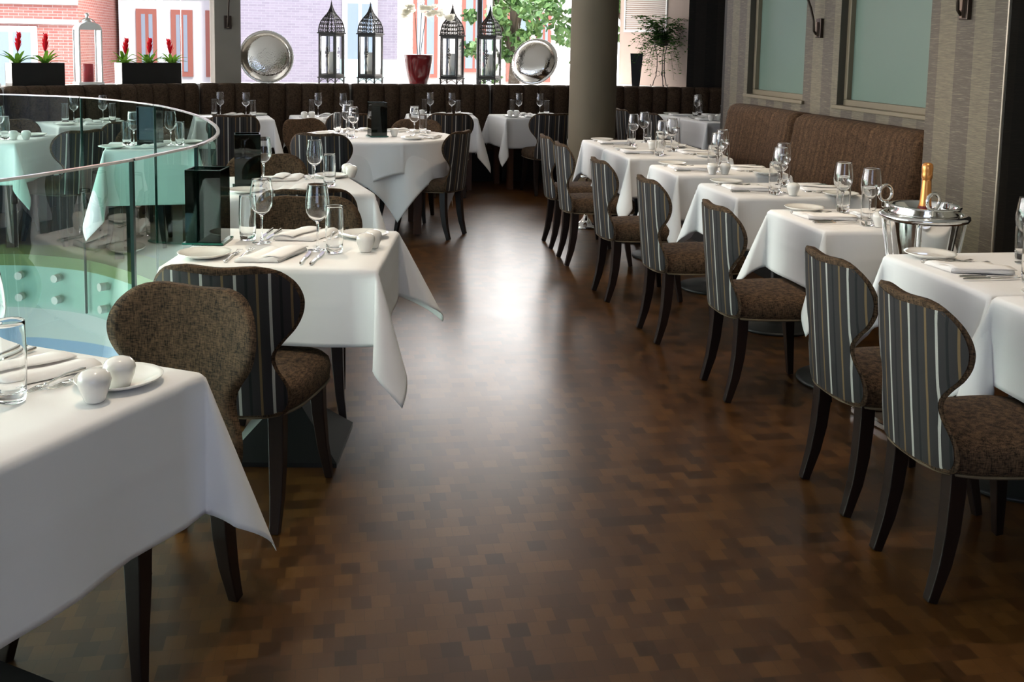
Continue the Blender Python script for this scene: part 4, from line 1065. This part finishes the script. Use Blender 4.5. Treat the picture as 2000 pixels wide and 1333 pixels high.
# black tapered vase and stand with trailing plant, right of the column
o = obj('tapered_vase', fixn(lathe(BM(), [(0, 0), (.062, 0), (.063, .01), (.105, .385), (.11, .392), (.100, .392), (.058, .02), (0, .018)], 4)), M_BLK, None); o.location = (3.52, 11.86, 1.036); o.rotation_euler = (0, 0, D2(30)); tag(o, 'tall black tapered vase on the sill right of the column', 'vase')
t = thing('plant_stand', 'curly black wrought iron plant stand on the sill', 'stand', (3.80, 11.77, 1.036), 0)
for k in range(3):
    a = 2*PI*k/3+.5; ca, sa = math.cos(a), math.sin(a)
    bm = BM(); pts = [(ca*r, sa*r, z) for r, z in ((.125, .03), (.115, .005), (.095, .02), (.085, .07), (.06, .13), (.05, .25), (.055, .38), (.09, .50))]
    tube(bm, pts, .005, 6); obj('leg', bm, M_BLK, t)
    bm = BM(); pts = [(ca*(.04+.03*math.cos(u)), sa*(.04+.03*math.cos(u)), .16+.03*math.sin(u)) for u in lin(0, 5.2, 14)]; tube(bm, pts, .003, 5); obj('scroll', bm, M_BLK, t)
bm = BM(); tube(bm, [(.095*math.cos(2*PI*i/24), .095*math.sin(2*PI*i/24), .50) for i in range(24)], .005, 6, closed=True); obj('hoop', bm, M_BLK, t)
t = thing('trailing_plant', 'trailing green plant in a bowl on the iron stand', 'plant', (3.80, 11.77, 1.49), 0)
obj('bowl', fixn(lathe(BM(), [(0, .03), (.05, .03), (.085, .07), (.095, .10), (.088, .10), (0, .085)], 24)), mat('moss_bowl', (.06, .05, .03), .8), t, smooth=True)
rd = random.Random(8); bmL, bmS = BM(), BM()
for i in range(170):
    az = rd.uniform(0, 2*PI); L = rd.uniform(.18, .38); up = rd.uniform(.02, .24) if i % 3 else rd.uniform(.15, .30); dr = rd.uniform(.05, .55) if i % 3 else .02; pts = []
    for k in range(9):
        u = k/8; pts.append(Vector((math.cos(az)*L*u, math.sin(az)*L*u*.7, .10+up*math.sin(min(1, u*1.4)*PI/2)-dr*u**2.2)))
    tube(bmS, pts, .0012, 3)
    for k in range(1, 9):
        for sd in (-1, 1):
            p = pts[k]; b2 = az+sd*1.0+rd.uniform(-.4, .4); ln = rd.uniform(.034, .052); d1 = Vector((math.cos(b2), math.sin(b2), rd.uniform(-.5, .3))).normalized(); s1 = d1.cross(Vector((rd.uniform(-.5, .5), rd.uniform(-.5, .5), 1))).normalized()*ln*.28
            poly(bmL, [p, p+d1*ln*.5+s1, p+d1*ln, p+d1*ln*.5-s1])
obj('leaves', bmL, M_IVY, t); obj('stems', bmS, M_STEM, t)
# louvred vent on the splayed plaster wall
t = thing('louvre_vent', 'white slatted louvre high on the plaster wall behind the trailing plant', 'vent', (3.735, 12.29, 1.70), D2(-62.6))
bm = BM(); W_ = .72
for (x, z, sx, sz) in ((0, 0, W_, .02), (0, .4, W_, .02), (-W_/2, .2, .02, .42), (W_/2, .2, .02, .42)): box(bm, (x, .012, z), (sx, .02, sz))
obj('frame', bm, M_WHITE, t)
bm = BM()
for k in range(16): box(bm, (0, .010, .02+k*.0235), (W_-.02, .010, .008))
obj('slats', bm, mat('grey_slats', (.55, .55, .52), .6), t)

# ------------------------------------------------------------------ wall lamps
def sconce(loc, rz, label, mode):
    t = thing('wall_lamp', label, 'wall lamp', loc, rz)
    bm = box(BM(), (0, -.012, 0), (.075, .024, .135)); obj('backplate', bm, M_BRONZE, t, bevel=.003)
    bm = box(BM(), (0, -.030, -.008), (.022, .014, .10)); obj('inset', bm, mat('light_bronze', (.20, .15, .11), .35, .7), t)
    bm = BM(); pts = [(0, -.035, -.045), (0, -.055, -.02), (0, -.060, .05), (-.0, -.085, .14), (0, -.12, .22), (0, -.13, .30)]; tube(bm, pts, .009, 8); obj('arm', bm, M_BRONZE, t, smooth=True)
    obj('shade', fixn(lathe(BM(), [(.085, 0), (.07, .17), (.067, .17), (.082, 0)], 32, (0, -.13, .28), closed=True)), mat('dark_lamp_shade', (.05, .04, .035), .7), t, smooth=True)
sconce((-1.115, 11.215, 1.68), D2(13), 'bronze wall lamp on the square pier left of the silver tray', 0)
sconce((3.379, 6.86, 1.655), -PI/2, 'bronze wall lamp between the two frosted windows', 0)
sconce((3.199, 4.875, 1.735), -PI/2, 'bronze wall lamp plate on the striped pier at upper right', 0)

# ------------------------------------------------------------------ street outside
bm = BM(); poly(bm, [(-60, 12.7, -.6), (60, 12.7, -.6), (60, 70, -.6), (-60, 70, -.6)]); struct('street', bm, mat('pale_paving', (.34, .33, .31), .9))
M_BR = m_brick('red_brick', (.34, .11, .085), (.40, .15, .115), (.42, .31, .27), 2.4); M_BR2 = m_brick('purple_brick', (.24, .205, .24), (.28, .24, .275), (.31, .28, .3), 2.4)
M_ST = m_brick('pale_stone', (.56, .52, .47), (.52, .48, .43), (.44, .40, .36), .5); M_WT = mat('white_stucco', (.58, .58, .57), .8); M_GL = mat('dark_window_glass', (.24, .29, .34), .1); M_RD = mat('brick_trim', (.32, .11, .08), .8)
def building(name, label, x0, x1, y, z1, m, wins, bands=(), trimm=None, depth=6):
    t = thing(name, label, 'building', ((x0+x1)/2, y, -.6), 0); cx = (x0+x1)/2
    obj('wall', boxy((x0-cx, 0, 0), (x1-cx, depth, z1)), m, t)
    for za, zb in bands: obj('band', boxy((x0-cx, -.06, za), (x1-cx, 0, zb)), M_WT, t)
    for (xa, xb, za, zb) in wins:
        f_ = obj('window', boxy((xa-cx, -.05, za), (xb-cx, .02, zb)), trimm or M_WT, t)
        e = .12; bm = BM(); nn = 2
        for i in range(nn):
            w_ = (xb-xa-2*e-.08*(nn-1))/nn; x_ = xa+e+i*(w_+.08); box(bm, (x_+w_/2-cx, -.055, (za+zb)/2), (w_, .012, zb-za-2*e))
        p_ = obj('pane', bm, M_GL, f_)
building('brick_building', 'red brick building with white bands across the street at far left', -13.5, -5.2, 22.5, 9, M_BR, [(-9.2, -7.8, 3.2, 6.0), (-11.8, -10.6, 3.2, 5.2), (-7.0, -5.9, 3.6, 6.5), (-12.3, -11.2, .2, 2.4), (-9.0, -8.0, .2, 2.3), (-7.0, -6.0, .2, 2.3)], [(2.75, 2.95), (2.35, 2.45), (.0, .35)])
building('brick_building', 'pale building with red brick piers behind the longer planter', -5.1, -2.4, 26, 9, M_WT, [(-4.7, -4.2, 1.2, 2.8), (-3.9, -3.4, 1.2, 2.8), (-3.1, -2.7, 1.2, 2.8), (-4.7, -4.2, 3.6, 5.6), (-3.9, -3.4, 3.6, 5.6), (-3.1, -2.7, 3.6, 5.6)], [(3.1, 3.3)], M_RD)
building('brick_building', 'purple grey brick building behind the left silver tray', -2.25, 1.4, 24, 9, M_BR2, [(.15, .95, 1.2, 3.1), (.1, .85, 4.0, 5.6), (-1.6, -1.1, 3.6, 5.0)])
building('stone_building', 'pale stone building with arched openings behind the lanterns', 1.9, 7.4, 34, 4.9, M_ST, [(2.5, 3.3, 1.0, 4.4), (5.6, 6.4, .9, 3.2), (4.1, 4.9, 1.2, 4.0), (6.6, 7.1, .9, 3.2)], [(4.7, 4.9)], M_RD)
t = thing('street_sign', 'tilted green and white board on the pavement behind the lantern', 'sign', (.55, 22.0, -.6), 0)
bm = BM(); prism(bm, [(-.45, -.05), (.75, -.05), (.75, 0), (-.45, 0)], .7, 1.75); obj('board', fixn(bm), mat('pale_green_board', (.55, .72, .68), .6), t)
bm = BM(); tube(bm, [(-.40, 0, 0), (-.40, 0, .8)], .03, 6); tube(bm, [(.65, 0, 0), (.65, 0, .8)], .03, 6); obj('posts', bm, M_WT, t)
for x, y, lb in ((1.62, 20, 'grey street post behind the leftmost ornate lantern'), (3.1, 21, 'pale street post behind the red flowerpot'), (-3.2, 20, 'thin street post behind the longer planter'), (5.55, 24, 'thin dark street post in front of the green trees')):
    t = thing('lamp_post', lb, 'post', (x, y, -.6), 0, 'street posts'); bm = BM(); tube(bm, [(0, 0, 0), (0, 0, 7)], .055, 8); obj('pole', bm, mat('grey_post', (.32, .34, .36), .5), t)
    bm = BM(); tube(bm, [(0, 0, 6.9), (.3, 0, 7.1), (.9, 0, 7.1)], .05, 6); obj('arm', bm, mat('grey_post', (.32, .34, .36), .5), t)
def tree(x, y, R_, h, label, seed, n=2600):
    rd = random.Random(seed); t = thing('street_tree', label, 'tree', (x, y, -.6), 0, 'leafy street trees')
    bm = BM(); tube(bm, [(0, 0, 0), (.1, 0, h*.4), (0, .1, h*.75)], [.16, .13, .07], 8)
    for k in range(6): a = k; tube(bm, [(0, 0, h*.4), (math.cos(a)*R_*.6, math.sin(a)*R_*.6, h*(.6+.05*k))], .04, 5)
    obj('trunk', bm, mat('bark', (.08, .06, .04), .9), t)
    bm = BM(); cl = [(Vector((rd.gauss(0, .42)*R_, rd.gauss(0, .42)*R_, h*.62+rd.gauss(0, .24)*h*.8)), rd.uniform(.35, .7)) for _ in range(34)]
    for i in range(n):
        c, r_ = cl[i % len(cl)]; d = Vector((rd.gauss(0, 1), rd.gauss(0, 1), rd.gauss(0, 1))).normalized()*r_*rd.uniform(.6, 1)*R_*.45; p = c+d
        u = Vector((rd.gauss(0, 1), rd.gauss(0, 1), rd.gauss(0, 1))).normalized(); v = u.cross(Vector((rd.gauss(0, 1), rd.gauss(0, 1), 1))).normalized(); s_ = rd.uniform(.06, .12)
        poly(bm, [p-u*s_, p+v*s_*.7, p+u*s_, p-v*s_*.7])
    obj('crown', bm, m_leaf('tree_leaf', (.045, .12, .03), (.15, .26, .07)), t)
tree(4.0, 23.5, 1.0, 4.6, 'dark green street tree between the right lanterns', 3, 2200)
tree(6.4, 21.5, 2.1, 5.4, 'large leafy green street tree behind the right silver tray', 5, 5200)
tree(8.6, 23.5, 1.9, 5.0, 'leafy green street tree mostly hidden by the round column', 7, 3000)
t = thing('parked_car', 'red parked car glimpsed right of the column', 'car', (7.3, 19.5, -.6), .2)
bm = box(BM(), (0, 0, .55), (3.6, 1.6, .6)); box(bm, (-.1, 0, 1.1), (2.0, 1.45, .5), 0, .8); obj('body', bm, mat('red_car_paint', (.6, .05, .03), .25), t, bevel=.12)
bm = box(BM(), (-.1, -.68, 1.08), (1.5, .12, .32)); obj('windows', bm, M_GL, t)
for sx in (-1, 1):
    bm = BM(); tube(bm, [(sx*1.15, -.82, .32), (sx*1.15, -.62, .32)], .32, 20); obj('wheel', bm, M_BLK, t)

# ------------------------------------------------------------------ recessed downlights (above the frame)
for i, (x, y) in enumerate(((-.4, 2.6), (-.2, 4.6), (2.2, 3.3), (2.2, 5.3), (2.2, 7.3), (.4, 8.6))):
    t = thing('downlight', 'recessed ceiling downlight above table row, position %s of six' % ('first', 'second', 'third', 'fourth', 'fifth', 'sixth')[i], 'downlight', (x, y, 3.0), 0, 'recessed ceiling downlights')
    obj('bezel', fixn(lathe(BM(), [(.045, -.001), (.058, -.001), (.058, -.008), (.045, -.012)], 32, closed=True)), M_CHROME, t, smooth=True)
    ld = bpy.data.lights.new('downlight_bulb', 'SPOT'); ld.energy = 22; ld.color = (1, .80, .58); ld.spot_size = 1.5; ld.spot_blend = .6; ld.shadow_soft_size = .03
    lo = bpy.data.objects.new('downlight_bulb', ld); C.objects.link(lo); lo.location = (0, 0, -.02); lo.parent = t
